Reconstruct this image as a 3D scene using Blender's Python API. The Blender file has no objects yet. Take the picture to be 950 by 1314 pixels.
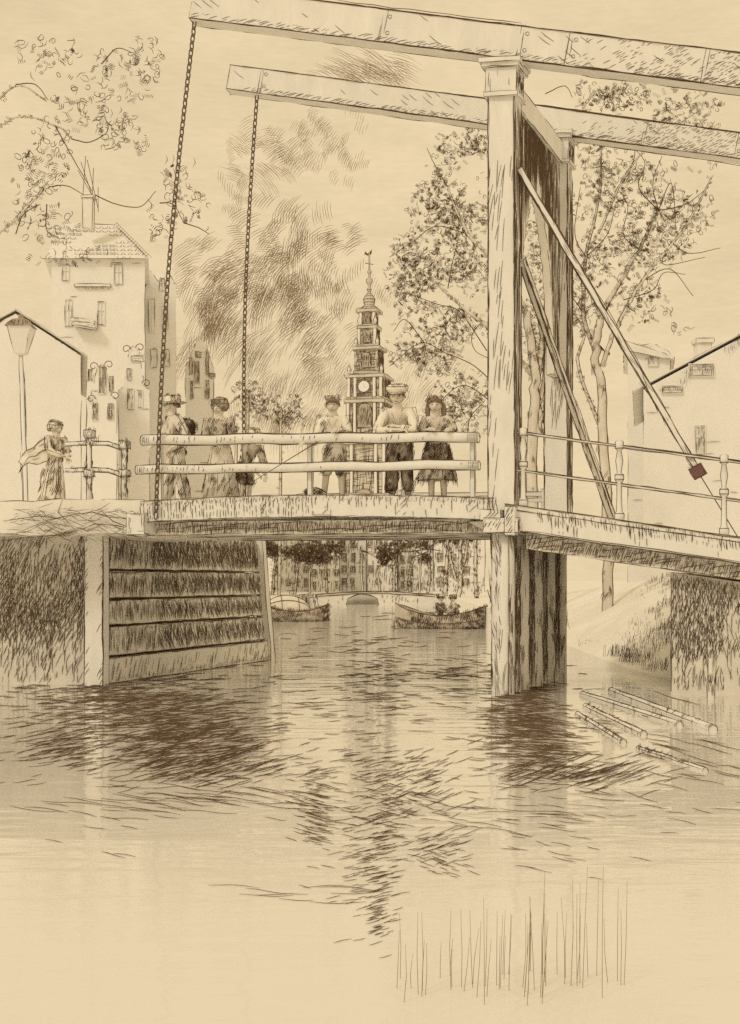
import bpy, math, random
from mathutils import Vector as V, Matrix, noise
random.seed(11)
rnd, uni, gau = random.random, random.uniform, random.gauss
PI = math.pi
sc = bpy.context.scene
C = sc.collection
# ------------------------------------------------------------------ survey: pixel of the 950x1314 picture + distance -> metres
F, HZ, EYE = 1765.0, 745.0, 1.6
def P(u, v, y): return V(((u-475)*y/F, y, EYE+(HZ-v)*y/F))
def X(u, y): return (u-475)*y/F
def Z(v, y): return EYE+(HZ-v)*y/F
def PX(y, k=1.0): return k*y/F          # width of an engraved line at that distance

# ------------------------------------------------------------------ materials
def mat(name, col, rough=0.9, var=0.1, scale=6.0, stretch=(1, 1, 1)):
    m = bpy.data.materials.new(name); m.use_nodes = True
    nt = m.node_tree; b = nt.nodes['Principled BSDF']
    b.inputs['Roughness'].default_value = rough
    b.inputs['Specular IOR Level'].default_value = 0.15
    tc = nt.nodes.new('ShaderNodeTexCoord'); mp = nt.nodes.new('ShaderNodeMapping')
    mp.inputs['Scale'].default_value = stretch
    nz = nt.nodes.new('ShaderNodeTexNoise'); nz.inputs['Scale'].default_value = scale
    nz.inputs['Detail'].default_value = 6; nz.inputs['Roughness'].default_value = 0.65
    rp = nt.nodes.new('ShaderNodeValToRGB')
    rp.color_ramp.elements[0].position = 0.3; rp.color_ramp.elements[1].position = 0.7
    rp.color_ramp.elements[0].color = tuple(c*(1-var) for c in col)+(1,)
    rp.color_ramp.elements[1].color = tuple(min(1, c*(1+var)) for c in col)+(1,)
    L = nt.links
    L.new(tc.outputs['Object'], mp.inputs['Vector']); L.new(mp.outputs['Vector'], nz.inputs['Vector'])
    L.new(nz.outputs['Fac'], rp.inputs['Fac']); L.new(rp.outputs['Color'], b.inputs['Base Color'])
    bp = nt.nodes.new('ShaderNodeBump'); bp.inputs['Strength'].default_value = 0.25
    bp.inputs['Distance'].default_value = 0.01
    L.new(nz.outputs['Fac'], bp.inputs['Height']); L.new(bp.outputs['Normal'], b.inputs['Normal'])
    return m
M = dict(
    ink=mat('engraved_line', (.125, .083, .052), .95, .3, 40),
    timber=mat('pale_weathered_timber', (.81, .80, .77), .9, .07, 5, (1, 1, .3)),
    shade_hatched=mat('shade_hatched_timber', (.80, .77, .72), .9, .1, 6, (1, 1, .2)),  # even pale timber; ink hatching draws its shade
    grey=mat('greyed_timber', (.80, .78, .73), .9, .08, 5, (1, 1, .3)),
    plaster=mat('pale_plaster', (.85, .84, .82), .95, .04, 1.2),
    stone=mat('pale_stone', (.83, .81, .77), .95, .06, 2),
    tower=mat('tower_stone', (.64, .60, .53), .95, .14, .6),
    brick=mat('dull_brick', (.72, .69, .63), .95, .12, 2),
    tile=mat('roof_tile', (.82, .80, .76), .9, .06, 3),
    glass=mat('window_glass', (.50, .45, .38), .35, .2, 3),
    iron=mat('painted_iron', (.40, .34, .27), .6, .15, 20),
    chain=mat('rusty_chain', (.16, .12, .085), .8, .25, 30),
    skin=mat('skin', (.78, .72, .64), .8, .05, 20),
    hair=mat('dark_hair', (.27, .21, .155), .8, .3, 40),
    linen=mat('pale_linen', (.84, .80, .72), .95, .05, 14),
    drab=mat('drab_wool', (.58, .53, .46), .95, .12, 18),
    darkcloth=mat('dark_wool', (.42, .37, .31), .95, .2, 18),
    midcloth=mat('faded_cotton', (.74, .70, .63), .95, .08, 18),
    leaf=mat('leaf', (.42, .36, .28), .9, .3, 30),
    bark=mat('pale_bark', (.74, .70, .63), .95, .15, 6, (1, 1, .3)),
    earth=mat('sandy_ground', (.85, .83, .78), .98, .08, 1.5),
    canvas=mat('boat_canvas', (.76, .72, .65), .95, .1, 6),
    hull=mat('boat_hull', (.56, .51, .44), .8, .15, 6),
    plum=mat('brown_plum_paint', (.17, .095, .085), .8, .2, 20),
    reed=mat('dry_reed', (.28, .21, .145), .9, .2, 30),
)
INK = M['ink']

# ------------------------------------------------------------------ mesh builder
def frame(d):
    d = d.normalized(); a = V((0, 0, 1)) if abs(d.z) < .9 else V((1, 0, 0))
    x = d.cross(a).normalized(); return x, x.cross(d).normalized()
class MB:
    def __init__(s): s.v = []; s.f = []; s.m = []; s.loose = False
    def add(s, vs, fs, m=0):
        o = len(s.v); s.v += [tuple(p) for p in vs]; s.f += [[i+o for i in f] for f in fs]; s.m += [m]*len(fs)
    def box8(s, p, m=0):       # p: bottom 4 (ccw), top 4
        s.add(p, [(3, 2, 1, 0), (4, 5, 6, 7), (0, 1, 5, 4), (1, 2, 6, 5), (2, 3, 7, 6), (3, 0, 4, 7)], m)
    def box(s, c, ax, ay, az, m=0, ink=0):   # centre, three half-axis vectors
        c, ax, ay, az = V(c), V(ax), V(ay), V(az)
        p = [c-ax-ay-az, c+ax-ay-az, c+ax+ay-az, c-ax+ay-az, c-ax-ay+az, c+ax-ay+az, c+ax+ay+az, c-ax+ay+az]
        s.box8(p, m)
        if ink:
            for i, j in ((0, 1), (1, 2), (2, 3), (3, 0), (4, 5), (5, 6), (6, 7), (7, 4), (0, 4), (1, 5), (2, 6), (3, 7)):
                s.edge(p[i], p[j], ink)
        return p
    def beam(s, a, b, w, h, m=0, ink=0, side=None):
        a, b = V(a), V(b); d = (b-a).normalized()
        if side is None: x, y = frame(d)
        else:
            x = (V(side)-d*d.dot(V(side))).normalized(); y = x.cross(d).normalized()
            if y.z < 0: y = -y
        return s.box((a+b)/2, (b-a)/2, x*w/2, y*h/2, m, ink)
    def tube(s, pts, rad, n=8, m=0, cap=True):
        pts = [V(p) for p in pts]; k = len(pts)
        if not hasattr(rad, '__len__'): rad = [rad]*k
        vs = []; ref = None
        for i, p in enumerate(pts):
            d = pts[min(i+1, k-1)]-pts[max(i-1, 0)]
            if d.length < 1e-9: d = V((0, 0, 1))
            d.normalize()
            if ref is None: ref = frame(d)[0]
            x = ref-d*ref.dot(d)
            x = x.normalized() if x.length > 1e-6 else frame(d)[0]
            ref = x; y = d.cross(x)
            for j in range(n):
                t = 2*PI*j/n; vs.append(p+(x*math.cos(t)+y*math.sin(t))*rad[i])
        fs = [(i*n+j, i*n+(j+1) % n, (i+1)*n+(j+1) % n, (i+1)*n+j) for i in range(k-1) for j in range(n)]
        if cap: fs += [tuple(range(n))[::-1], tuple(range((k-1)*n, k*n))]
        s.add(vs, fs, m)
    def loft(s, rings, m=0, cap=True):
        n = len(rings[0]); vs = [p for r in rings for p in r]; k = len(rings)
        fs = [(i*n+j, i*n+(j+1) % n, (i+1)*n+(j+1) % n, (i+1)*n+j) for i in range(k-1) for j in range(n)]
        if cap: fs += [tuple(range(n))[::-1], tuple(range((k-1)*n, k*n))]
        s.add(vs, fs, m)
    def lathe(s, c, prof, n=16, m=0, sx=1, sy=1, rot=0):
        c = V(c)
        s.loft([[c+V((r*sx*math.cos(2*PI*j/n+rot), r*sy*math.sin(2*PI*j/n+rot), z)) for j in range(n)] for r, z in prof], m)
    def prism(s, poly, ext, m=0, ink=0):     # polygon of 3D points, extruded by ext
        poly = [V(p) for p in poly]; ext = V(ext); n = len(poly)
        q = poly+[p+ext for p in poly]
        s.add(q, [tuple(range(n))[::-1], tuple(range(n, 2*n))]+[(i, (i+1) % n, (i+1) % n+n, i+n) for i in range(n)], m)
        if ink:
            for i in range(n):
                j = (i+1) % n
                s.edge(q[i], q[j], ink); s.edge(q[i+n], q[j+n], ink)
                a, b, c = poly[i-1], poly[i], poly[j]
                if (b-a).length > 1e-6 and (c-b).length > 1e-6 and (b-a).angle(c-b) > .5: s.edge(q[i], q[i+n], ink)
    # --- engraved lines: thin three-sided ridges of real thickness lying on the surface
    def stroke(s, pts, w, m=1):
        k = len(pts); r = w*.5; vs = []; pts = [V(p) for p in pts]
        d = pts[-1]-pts[0]
        if d.length < 1e-9: d = pts[1]-pts[0]
        if d.length < 1e-9: return
        for i, p in enumerate(pts):
            d = pts[min(i+1, k-1)]-pts[max(i-1, 0)]
            if d.length < 1e-9: d = V((1, 0, 0))
            x, y = frame(d)
            q = r*(.45 if i in (0, k-1) else 1)*uni(.8, 1.15)
            vs += [p+y*q, p-x*q*.87-y*q*.5, p+x*q*.87-y*q*.5]
        fs = [(i*3+j, i*3+(j+1) % 3, i*3+3+(j+1) % 3, i*3+3+j) for i in range(k-1) for j in range(3)]
        fs += [(2, 1, 0), (3*k-3, 3*k-2, 3*k-1)]
        s.add(vs, fs, m)
    def edge(s, a, b, w, m=1, step=None, dbl=.35):
        a, b = V(a), V(b); L = (b-a).length
        if L < w*2: return
        step = step or w*22
        if s.loose and L > w*12:
            k = random.randint(3, 5); cut = sorted([0]+[uni(.05, .95) for _ in range(k-1)]+[1]); s.loose = False
            for t0, t1 in zip(cut, cut[1:]):
                if rnd() < .62: s.edge(a.lerp(b, t0), a.lerp(b, t1), w, m, step, .15)
            s.loose = True; return
        for rep in range(2 if rnd() < dbl else 1):
            n = max(2, int(L/step)+1); j = w*.45
            p = [a.lerp(b, i/n)+V((gau(0, j), gau(0, j), gau(0, j))) for i in range(n+1)]
            if rep:
                k = max(1, int(n*uni(.2, .6))); i0 = random.randint(0, n-k)
                o = V((gau(0, w), gau(0, w)*.3, gau(0, w))); p = [q+o for q in p[i0:i0+k+1]]
            s.stroke(p, w, m)
    def hatch(s, A, B, Cc, D, sp, ang, ln, w, dens=1.0, gap=.3, m=1, lift=None, bow=.03, jit=.35):
        """strokes on the quad A(0,0) B(1,0) C(1,1) D(0,1); ang in degrees from the A-B side"""
        A, B, Cc, D = V(A), V(B), V(Cc), V(D)
        U = ((B-A).length+(Cc-D).length)/2; W = ((D-A).length+(Cc-B).length)/2
        nrm = (B-A).cross(D-A).normalized()
        if nrm.dot(V((.25, -1, .1))) < 0: nrm = -nrm
        lift = w*.3 if lift is None else lift
        t = math.radians(ang); dx, dy = math.cos(t), math.sin(t); nx, ny = -dy, dx
        R = math.hypot(U, W)/2
        k = -R
        while k < R:
            k += sp*uni(1-jit, 1+jit); x = -R-uni(0, ln[1])
            while x < R:
                l = uni(*ln); x0 = x; x += l*(1+gap*uni(.2, 1.8)); pts = []
                n = 3 if l > w*8 else 2
                kk = k+gau(0, sp*.15); da = gau(0, .05)
                for i in range(n+1):
                    f = i/n; q = x0+l*f; kb = kk+bow*l*math.sin(f*PI)+da*l*(f-.5)
                    a, b = (U/2+q*dx+kb*nx)/U, (W/2+q*dy+kb*ny)/W
                    if -.001 <= a <= 1.001 and -.001 <= b <= 1.001: pts.append((a, b))
                if len(pts) < 2: continue
                a, b = pts[len(pts)//2]
                dv = dens(a, b) if callable(dens) else dens
                if rnd() > dv: continue
                s.stroke([A.lerp(B, a).lerp(D.lerp(Cc, a), b)+nrm*lift for a, b in pts], w, m)
    def hatch_faces(s, i0, i1, n, d, ln, w, keep=None, m=1, par=3):
        """short parallel strokes scattered on faces i0..i1 of this mesh, running along direction d"""
        fs = [i for i in range(i0, i1) if s.m[i] != m]
        if not fs: return
        ar = []
        for i in fs:
            f = s.f[i]; p = [V(s.v[j]) for j in f]; ar.append((p[1]-p[0]).cross(p[-1]-p[0]).length)
        d0 = V(d)
        for i in random.choices(fs, ar, k=n):
            f = s.f[i]; p = [V(s.v[j]) for j in f]
            nr = (p[1]-p[0]).cross(p[-1]-p[0])
            if nr.length < 1e-10: continue
            nr.normalize()
            a, b = rnd(), rnd(); c = p[0].lerp(p[1], a).lerp(p[-1].lerp(p[-2], a), b)
            if keep and not keep(c): continue
            t = d0-nr*nr.dot(d0)
            if t.length < .2: continue
            t.normalize(); t = (t+V((gau(0, .1), gau(0, .1), gau(0, .1)))).normalized(); q = nr.cross(t)
            for k in range(random.randint(1, par)):
                l = uni(*ln)/2; o = c+q*w*2.3*k
                s.stroke([o-t*l, o+q*l*.06, o+t*l], w, m)
    def build(s, name, mats, parent=None, smooth=False, **tags):
        me = bpy.data.meshes.new(name)
        off = V(parent['_o']) if parent is not None else V((0, 0, 0))
        if parent is None and tags.get('origin') is not None: off = V(tags['origin'])
        me.from_pydata([(p[0]-off.x, p[1]-off.y, p[2]-off.z) for p in s.v], [], s.f)
        for m_ in (mats if isinstance(mats, (list, tuple)) else [mats, INK]): me.materials.append(m_)
        me.polygons.foreach_set('material_index', s.m)
        if smooth: me.polygons.foreach_set('use_smooth', [True]*len(s.f))
        me.update()
        o = bpy.data.objects.new(name, me); C.objects.link(o)
        if parent is not None:
            o.parent = parent['_e']
            p = parent.get('_abs', off)
            o.location = off-V(p)
        elif tags.get('origin') is not None: o.location = off
        for k in ('label', 'category', 'group', 'kind'):
            if tags.get(k): o[k] = tags[k]
        return o
def thing(name, label, cat, loc, group=None):
    e = bpy.data.objects.new(name, None); C.objects.link(e); e.location = loc; e.empty_display_size = .2
    e['label'] = label; e['category'] = cat
    if group: e['group'] = group
    return {'_e': e, '_o': V(loc)}
def under(o, T): return {'_e': o, '_o': T['_o']}          # parent handle for a sub-part of o (o sits at its thing's base)
def structure(o): o['kind'] = 'structure'; return o

def skin(verts, edges, radii, sub=2):
    me = bpy.data.meshes.new('tmp'); me.from_pydata([tuple(v) for v in verts], edges, [])
    ob = bpy.data.objects.new('tmp', me); C.objects.link(ob)
    sk = ob.modifiers.new('s', 'SKIN'); sk.use_smooth_shade = True
    if not me.skin_vertices:
        me.attributes.new  # layer is made by the modifier below on some builds
    lay = me.skin_vertices[0].data if me.skin_vertices else None
    if lay is None:
        import bmesh
        bm = bmesh.new(); bm.from_mesh(me); bm.verts.layers.skin.verify(); bm.to_mesh(me); bm.free()
        lay = me.skin_vertices[0].data
    for i, r in enumerate(radii):
        lay[i].radius = (r, r) if not hasattr(r, '__len__') else r
        lay[i].use_root = (i == 0)
    if sub:
        sd = ob.modifiers.new('d', 'SUBSURF'); sd.levels = sub; sd.render_levels = sub
    dg = bpy.context.evaluated_depsgraph_get(); ev = ob.evaluated_get(dg); m2 = ev.to_mesh()
    vs = [V(v.co) for v in m2.vertices]; fs = [tuple(p.vertices) for p in m2.polygons]
    ev.to_mesh_clear(); bpy.data.objects.remove(ob); bpy.data.meshes.remove(me)
    return vs, fs

# ================================================================== world, sun, camera
w = bpy.data.worlds.new('World'); sc.world = w; w.use_nodes = True
nt = w.node_tree; nt.nodes.clear()
SUN_EL, SUN_AZ = math.radians(42), math.radians(-142)      # azimuth from +Y clockwise: behind the viewer, to the left
sky = nt.nodes.new('ShaderNodeTexSky'); sky.sky_type = 'NISHITA'; sky.sun_disc = False
sky.sun_elevation = SUN_EL; sky.sun_rotation = SUN_AZ; sky.dust_density = 4
bw = nt.nodes.new('ShaderNodeRGBToBW'); mr = nt.nodes.new('ShaderNodeMapRange')
mr.inputs['From Min'].default_value = 0; mr.inputs['From Max'].default_value = 12
mr.inputs['To Min'].default_value = .99; mr.inputs['To Max'].default_value = 1.06
tc = nt.nodes.new('ShaderNodeTexCoord'); nz = nt.nodes.new('ShaderNodeTexNoise')
nz.inputs['Scale'].default_value = 7; nz.inputs['Detail'].default_value = 9; nz.inputs['Roughness'].default_value = .7
mp = nt.nodes.new('ShaderNodeMapping'); mp.inputs['Scale'].default_value = (1, 1, 3)
r2 = nt.nodes.new('ShaderNodeMapRange'); r2.inputs['From Min'].default_value = .3; r2.inputs['From Max'].default_value = .7
r2.inputs['To Min'].default_value = .90; r2.inputs['To Max'].default_value = 1.075
m1 = nt.nodes.new('ShaderNodeMath'); m1.operation = 'MULTIPLY'
mx = nt.nodes.new('ShaderNodeVectorMath'); mx.operation = 'SCALE'; mx.inputs[0].default_value = (7.62, 6.06, 3.75)
bg = nt.nodes.new('ShaderNodeBackground'); bg.inputs['Strength'].default_value = 0.1
out = nt.nodes.new('ShaderNodeOutputWorld'); L = nt.links
L.new(sky.outputs[0], bw.inputs[0]); L.new(bw.outputs[0], mr.inputs['Value'])
L.new(tc.outputs['Generated'], mp.inputs['Vector']); L.new(mp.outputs['Vector'], nz.inputs['Vector'])
n9 = nt.nodes.new('ShaderNodeTexNoise'); n9.inputs['Scale'].default_value = 90; n9.inputs['Detail'].default_value = 5; n9.inputs['Roughness'].default_value = .8
mp9 = nt.nodes.new('ShaderNodeMapping'); mp9.inputs['Scale'].default_value = (1, 1, 5)
L.new(tc.outputs['Generated'], mp9.inputs['Vector']); L.new(mp9.outputs['Vector'], n9.inputs['Vector'])
a9 = nt.nodes.new('ShaderNodeMath'); a9.operation = 'MULTIPLY_ADD'; a9.inputs[1].default_value = .55
sb = nt.nodes.new('ShaderNodeMath'); sb.operation = 'SUBTRACT'; sb.inputs[1].default_value = .275
L.new(n9.outputs['Fac'], a9.inputs[0]); L.new(nz.outputs['Fac'], a9.inputs[2]); L.new(a9.outputs[0], sb.inputs[0])
L.new(sb.outputs[0], r2.inputs['Value'])
L.new(mr.outputs[0], m1.inputs[0]); L.new(r2.outputs[0], m1.inputs[1]); L.new(m1.outputs[0], mx.inputs['Scale'])
L.new(mx.outputs[0], bg.inputs['Color']); L.new(bg.outputs[0], out.inputs['Surface'])
sl = bpy.data.lights.new('sun', 'SUN'); sl.energy = .85; sl.angle = math.radians(11); sl.color = (1, .91, .76)
so = bpy.data.objects.new('sun', sl); C.objects.link(so)
sd = V((math.sin(SUN_AZ)*math.cos(SUN_EL), math.cos(SUN_AZ)*math.cos(SUN_EL), math.sin(SUN_EL)))
so.rotation_euler = sd.to_track_quat('Z', 'Y').to_euler(); so.location = (-10, -10, 20)
cam = bpy.data.cameras.new('camera'); co = bpy.data.objects.new('camera', cam); C.objects.link(co)
co.location = (0, 0, EYE); co.rotation_euler = (PI/2, 0, 0)
cam.sensor_fit = 'HORIZONTAL'; cam.sensor_width = 36; cam.lens = F/950*36
cam.shift_y = (HZ-657)/950; cam.clip_end = 6000; cam.clip_start = .1
sc.camera = co
sc.view_settings.view_transform = 'Standard'; sc.view_settings.look = 'None'
sc.view_settings.exposure = 0.08; sc.view_settings.gamma = 1; sc.view_settings.use_curve_mapping = False
sc.cycles.use_denoising = False
sc.cycles.max_bounces = 6; sc.cycles.diffuse_bounces = 3; sc.cycles.glossy_bounces = 3

# ================================================================== bridge frame: axis A (towards the right), P_ (across the road)
A = V((.990, -.139, 0)); N0 = V((1.90, 19.4, 0)); F0 = V((3.08, 22.5, 0)); PV = F0-N0; PW = PV.length; PD = PV/PW
UP = V((0, 0, 1))
def NL(s, k=0, z=0): return N0+A*s+PD*k+UP*z         # s along the road (right +), k metres from the near side, z height
def s_at(u, k=0):
    b = N0+PD*k; t = (u-475)/F
    return (t*b.y-b.x)/(A.x-t*A.y)
DZ = 2.70
SL = s_at(188)                                        # left end of the lifting leaf
def deckz(s): return DZ+.07*(1-((s-SL/2)/(SL/2))**2) if s < 0 else DZ-.04-.15*s
W = PX(19.8)

# ------------------------------------------------------------------ water
wm = bpy.data.materials.new('canal_water'); wm.use_nodes = True; nt = wm.node_tree
b = nt.nodes['Principled BSDF']; L = nt.links
tc = nt.nodes.new('ShaderNodeTexCoord')
def nnoise(scale, st, det=4):
    mp = nt.nodes.new('ShaderNodeMapping'); mp.inputs['Scale'].default_value = st
    n = nt.nodes.new('ShaderNodeTexNoise'); n.inputs['Scale'].default_value = scale; n.inputs['Detail'].default_value = det
    L.new(tc.outputs['Object'], mp.inputs['Vector']); L.new(mp.outputs['Vector'], n.inputs['Vector']); return n
n1 = nnoise(1.1, (.35, 1.0, 1), 3); n2 = nnoise(5, (.35, 1, 1), 3)
ad = nt.nodes.new('ShaderNodeMath'); ad.operation = 'MULTIPLY_ADD'; ad.inputs[1].default_value = .28
L.new(n2.outputs['Fac'], ad.inputs[0]); L.new(n1.outputs['Fac'], ad.inputs[2])
bp = nt.nodes.new('ShaderNodeBump'); bp.inputs['Strength'].default_value = 1; bp.inputs['Distance'].default_value = .022
L.new(ad.outputs[0], bp.inputs['Height'])
gl = nt.nodes.new('ShaderNodeBsdfGlossy'); gl.inputs['Roughness'].default_value = .04; gl.inputs['Color'].default_value = (.97, .97, .95, 1)
df = nt.nodes.new('ShaderNodeBsdfDiffuse'); df.inputs['Color'].default_value = (.83, .81, .77, 1)
fr = nt.nodes.new('ShaderNodeLayerWeight'); fr.inputs['Blend'].default_value = .5
mr = nt.nodes.new('ShaderNodeMapRange'); mr.inputs['From Min'].default_value = .76; mr.inputs['From Max'].default_value = .925
mr.inputs['To Min'].default_value = .07; mr.inputs['To Max'].default_value = .74
L.new(fr.outputs['Facing'], mr.inputs['Value']); L.new(bp.outputs['Normal'], gl.inputs['Normal'])
mix = nt.nodes.new('ShaderNodeMixShader'); L.new(mr.outputs[0], mix.inputs['Fac'])
L.new(df.outputs[0], mix.inputs[1]); L.new(gl.outputs[0], mix.inputs[2])
L.new(mix.outputs[0], nt.nodes['Material Output'].inputs['Surface'])
mb = MB(); mb.add([(-400, -60, 0), (400, -60, 0), (400, 400, 0), (-400, 400, 0)], [(0, 1, 2, 3)])
structure(mb.build('water', [wm]))

# ripples: ink strokes; dense patches paint reflections of tower, pier and abutment
mb = MB()
def water_stroke(u, v, lpx, dv, wpx=1.0):
    y0 = F*EYE/(v-HZ); n = 4; pts = []; ph = uni(0, 6)
    for i in range(n+1):
        f = i/n-.5; uu = u+lpx*f; vv = v+dv*f+math.sin(ph+f*5)*abs(lpx)*.02
        y = F*EYE/(vv-HZ); pts.append(V((X(uu, y), y, .004)))
    mb.stroke(pts, wpx*y0/F*.92, 0)
def patch(u, v, su, sv, n, l=(14, 40), slope=.0, wpx=1.0):
    for i in range(n):
        vv = gau(v, sv)
        if vv < HZ+40: continue
        ll = uni(*l); water_stroke(gau(u, su), vv, ll, ll*(slope+gau(0, .05)), wpx)
for a in ((180, 905, 62, 22, 520, (10, 34), -.04), (235, 945, 58, 26, 700, (12, 40), -.1), (265, 980, 56, 14, 190, (14, 40), -.28), (70, 955, 34, 20, 150, (12, 34), -.2), (110, 890, 50, 16, 120, (10, 34), .0),
          (672, 915, 26, 26, 430, (10, 34), .03), (690, 960, 34, 24, 300, (12, 40), .06), (745, 992, 46, 10, 130, (16, 40), -.3), (470, 905, 70, 24, 60, (14, 40), .0),
          (480, 985, 50, 16, 80, (10, 30), -.12), (500, 1035, 42, 18, 90, (10, 28), .2), (405, 1045, 14, 26, 120, (8, 24), .2), (540, 1000, 30, 20, 60, (10, 26), -.4),
          (240, 1030, 90, 12, 50, (30, 80), .12), (700, 1045, 90, 14, 40, (24, 60), .1), (482, 1090, 18, 44, 190, (8, 26), -.2), (486, 1165, 10, 24, 60, (7, 18), -.3),
          (560, 1085, 24, 12, 40, (10, 30), -.3), (370, 1148, 60, 5, 9, (40, 90), .06), (700, 1095, 70, 16, 16, (16, 40), .2), (570, 1110, 20, 8, 24, (10, 26), .3),
          (850, 980, 60, 34, 30, (24, 70), .22), (480, 830, 70, 18, 70, (8, 26), 0), (150, 1075, 60, 20, 8, (20, 40), .2), (560, 865, 60, 14, 60, (10, 34), 0), (480, 870, 20, 30, 80, (8, 22), 0)):
    patch(*a)
o = mb.build('ripples_and_reflections', [INK]); o['kind'] = 'stuff'; o['label'] = 'dark wavelet strokes on the calm canal, painting in reflections of pier, abutment and tower'; o['category'] = 'ripples_and_reflections'

# ------------------------------------------------------------------ ground: the two banks, far ground
def bank(name, secs, m):
    """secs: list of (y, [(x,z),...]) cross sections from outer side to the water edge"""
    mb = MB(); n = len(secs[0][1])
    sub = []
    for (y0, a), (y1, b_) in zip(secs, secs[1:]):
        k = max(1, int((y1-y0)/3))
        for i in range(k):
            f = i/k; sub.append((y0+(y1-y0)*f, [(p[0]+(q[0]-p[0])*f, p[1]+(q[1]-p[1])*f) for p, q in zip(a, b_)]))
    sub.append(secs[-1])
    vs = [(x, y, z+.03*noise.noise(V((x*.8, y*.8, 0)))) for y, r in sub for x, z in r]
    fs = [(i*n+j, i*n+j+1, (i+1)*n+j+1, (i+1)*n+j) for i in range(len(sub)-1) for j in range(n-1)]
    mb.add(vs, fs); return mb
C0 = V((-4.16, 21.3, 0)); C1 = V((-2.12, 27.6, 0))
lsec = [(23.3, [(-120, 2.75), (-9, 2.75), (-6, 2.78), (-3.75, 2.7)]), (28, [(-120, 2.7), (-9, 2.7), (-6, 2.7), (-2.6, 2.55)]),
        (40, [(-120, 1.6), (-12, 1.6), (-6, 1.5), (-4.2, 1.4)]), (60, [(-120, .8), (-14, .8), (-8, .78), (-4.5, .75)]),
        (96, [(-120, .72), (-16, .72), (-9, .72), (-4.3, .7)])]
mb = bank('street', lsec, None)
mb.hatch((-9, 24, 2.78), (-5, 24, 2.78), (-5, 28, 2.73), (-9, 28, 2.73), .12, 4, (.1, .5), PX(25), .3, lift=.03)
structure(mb.build('street', [M['earth'], INK]))
rsec = [(20.3, [(120, -.7), (12, -.7), (8.6, -.7), (6.6, -.7), (5.0, -.7), (4.95, -.7)]), (20.5, [(120, 1.7), (12, 1.7), (8.6, 1.6), (6.6, 1.25), (5.0, .0), (4.95, -.6)]), (24, [(120, 2.0), (12, 2.0), (7.6, 1.95), (6.2, 1.35), (4.55, .05), (4.5, -.6)]), (30, [(120, 1.9), (12, 1.9), (8, 1.85), (6.6, 1.7), (3.9, .35), (3.85, -.6)]),
        (40, [(120, 1.6), (12, 1.6), (8, 1.5), (6, 1.3), (3.8, .7), (3.75, -.6)]), (60, [(120, .8), (14, .8), (9, .78), (7, .77), (4.0, .75), (3.95, -.6)]),
        (96, [(120, .72), (16, .72), (11, .72), (9, .72), (4.4, .7), (4.35, -.6)])]
mb = bank('bank', rsec, None)
def bz(x, y):  # height of right bank near y=24..30
    xs = [4.55, 6.3, 7.7, 30]; zs = [.2, 1.5, 1.9, 1.95]
    for i in range(3):
        if x < xs[i+1]: return zs[i]+(zs[i+1]-zs[i])*max(0, (x-xs[i]))/(xs[i+1]-xs[i])
    return 1.95
for i in range(1500):
    x, y = uni(4.2, 8), uni(20.7, 31)
    n_ = noise.noise(V((x*1.1, y*.7, 3)))
    if n_ < -.08: continue
    p = V((x, y, bz(x, y)+.02))
    for k in range(3):
        q = p+V((.035*k, 0, 0)); mb.stroke([q, q+V((gau(.02, .02), 0, uni(.08, .22)))], PX(26, 1))
structure(mb.build('bank', [M['earth'], INK]))
mb = MB(); mb.add([(-2500, 95.5, .70), (2500, 95.5, .70), (2500, 4000, .70), (-2500, 4000, .70), (-2500, 95.5, -1), (2500, 95.5, -1)], [(0, 1, 2, 3), (0, 4, 5, 1)])
structure(mb.build('ground', [M['earth'], INK]))

# ================================================================== THE DRAWBRIDGE
BR = thing('drawbridge', 'pale timber drawbridge with high portal, tilted balance beams and hanging chains', 'drawbridge', NL(0, PW/2, 0))
T, TG, G, S = M['timber'], M['shade_hatched'], M['grey'], M['stone']
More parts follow.
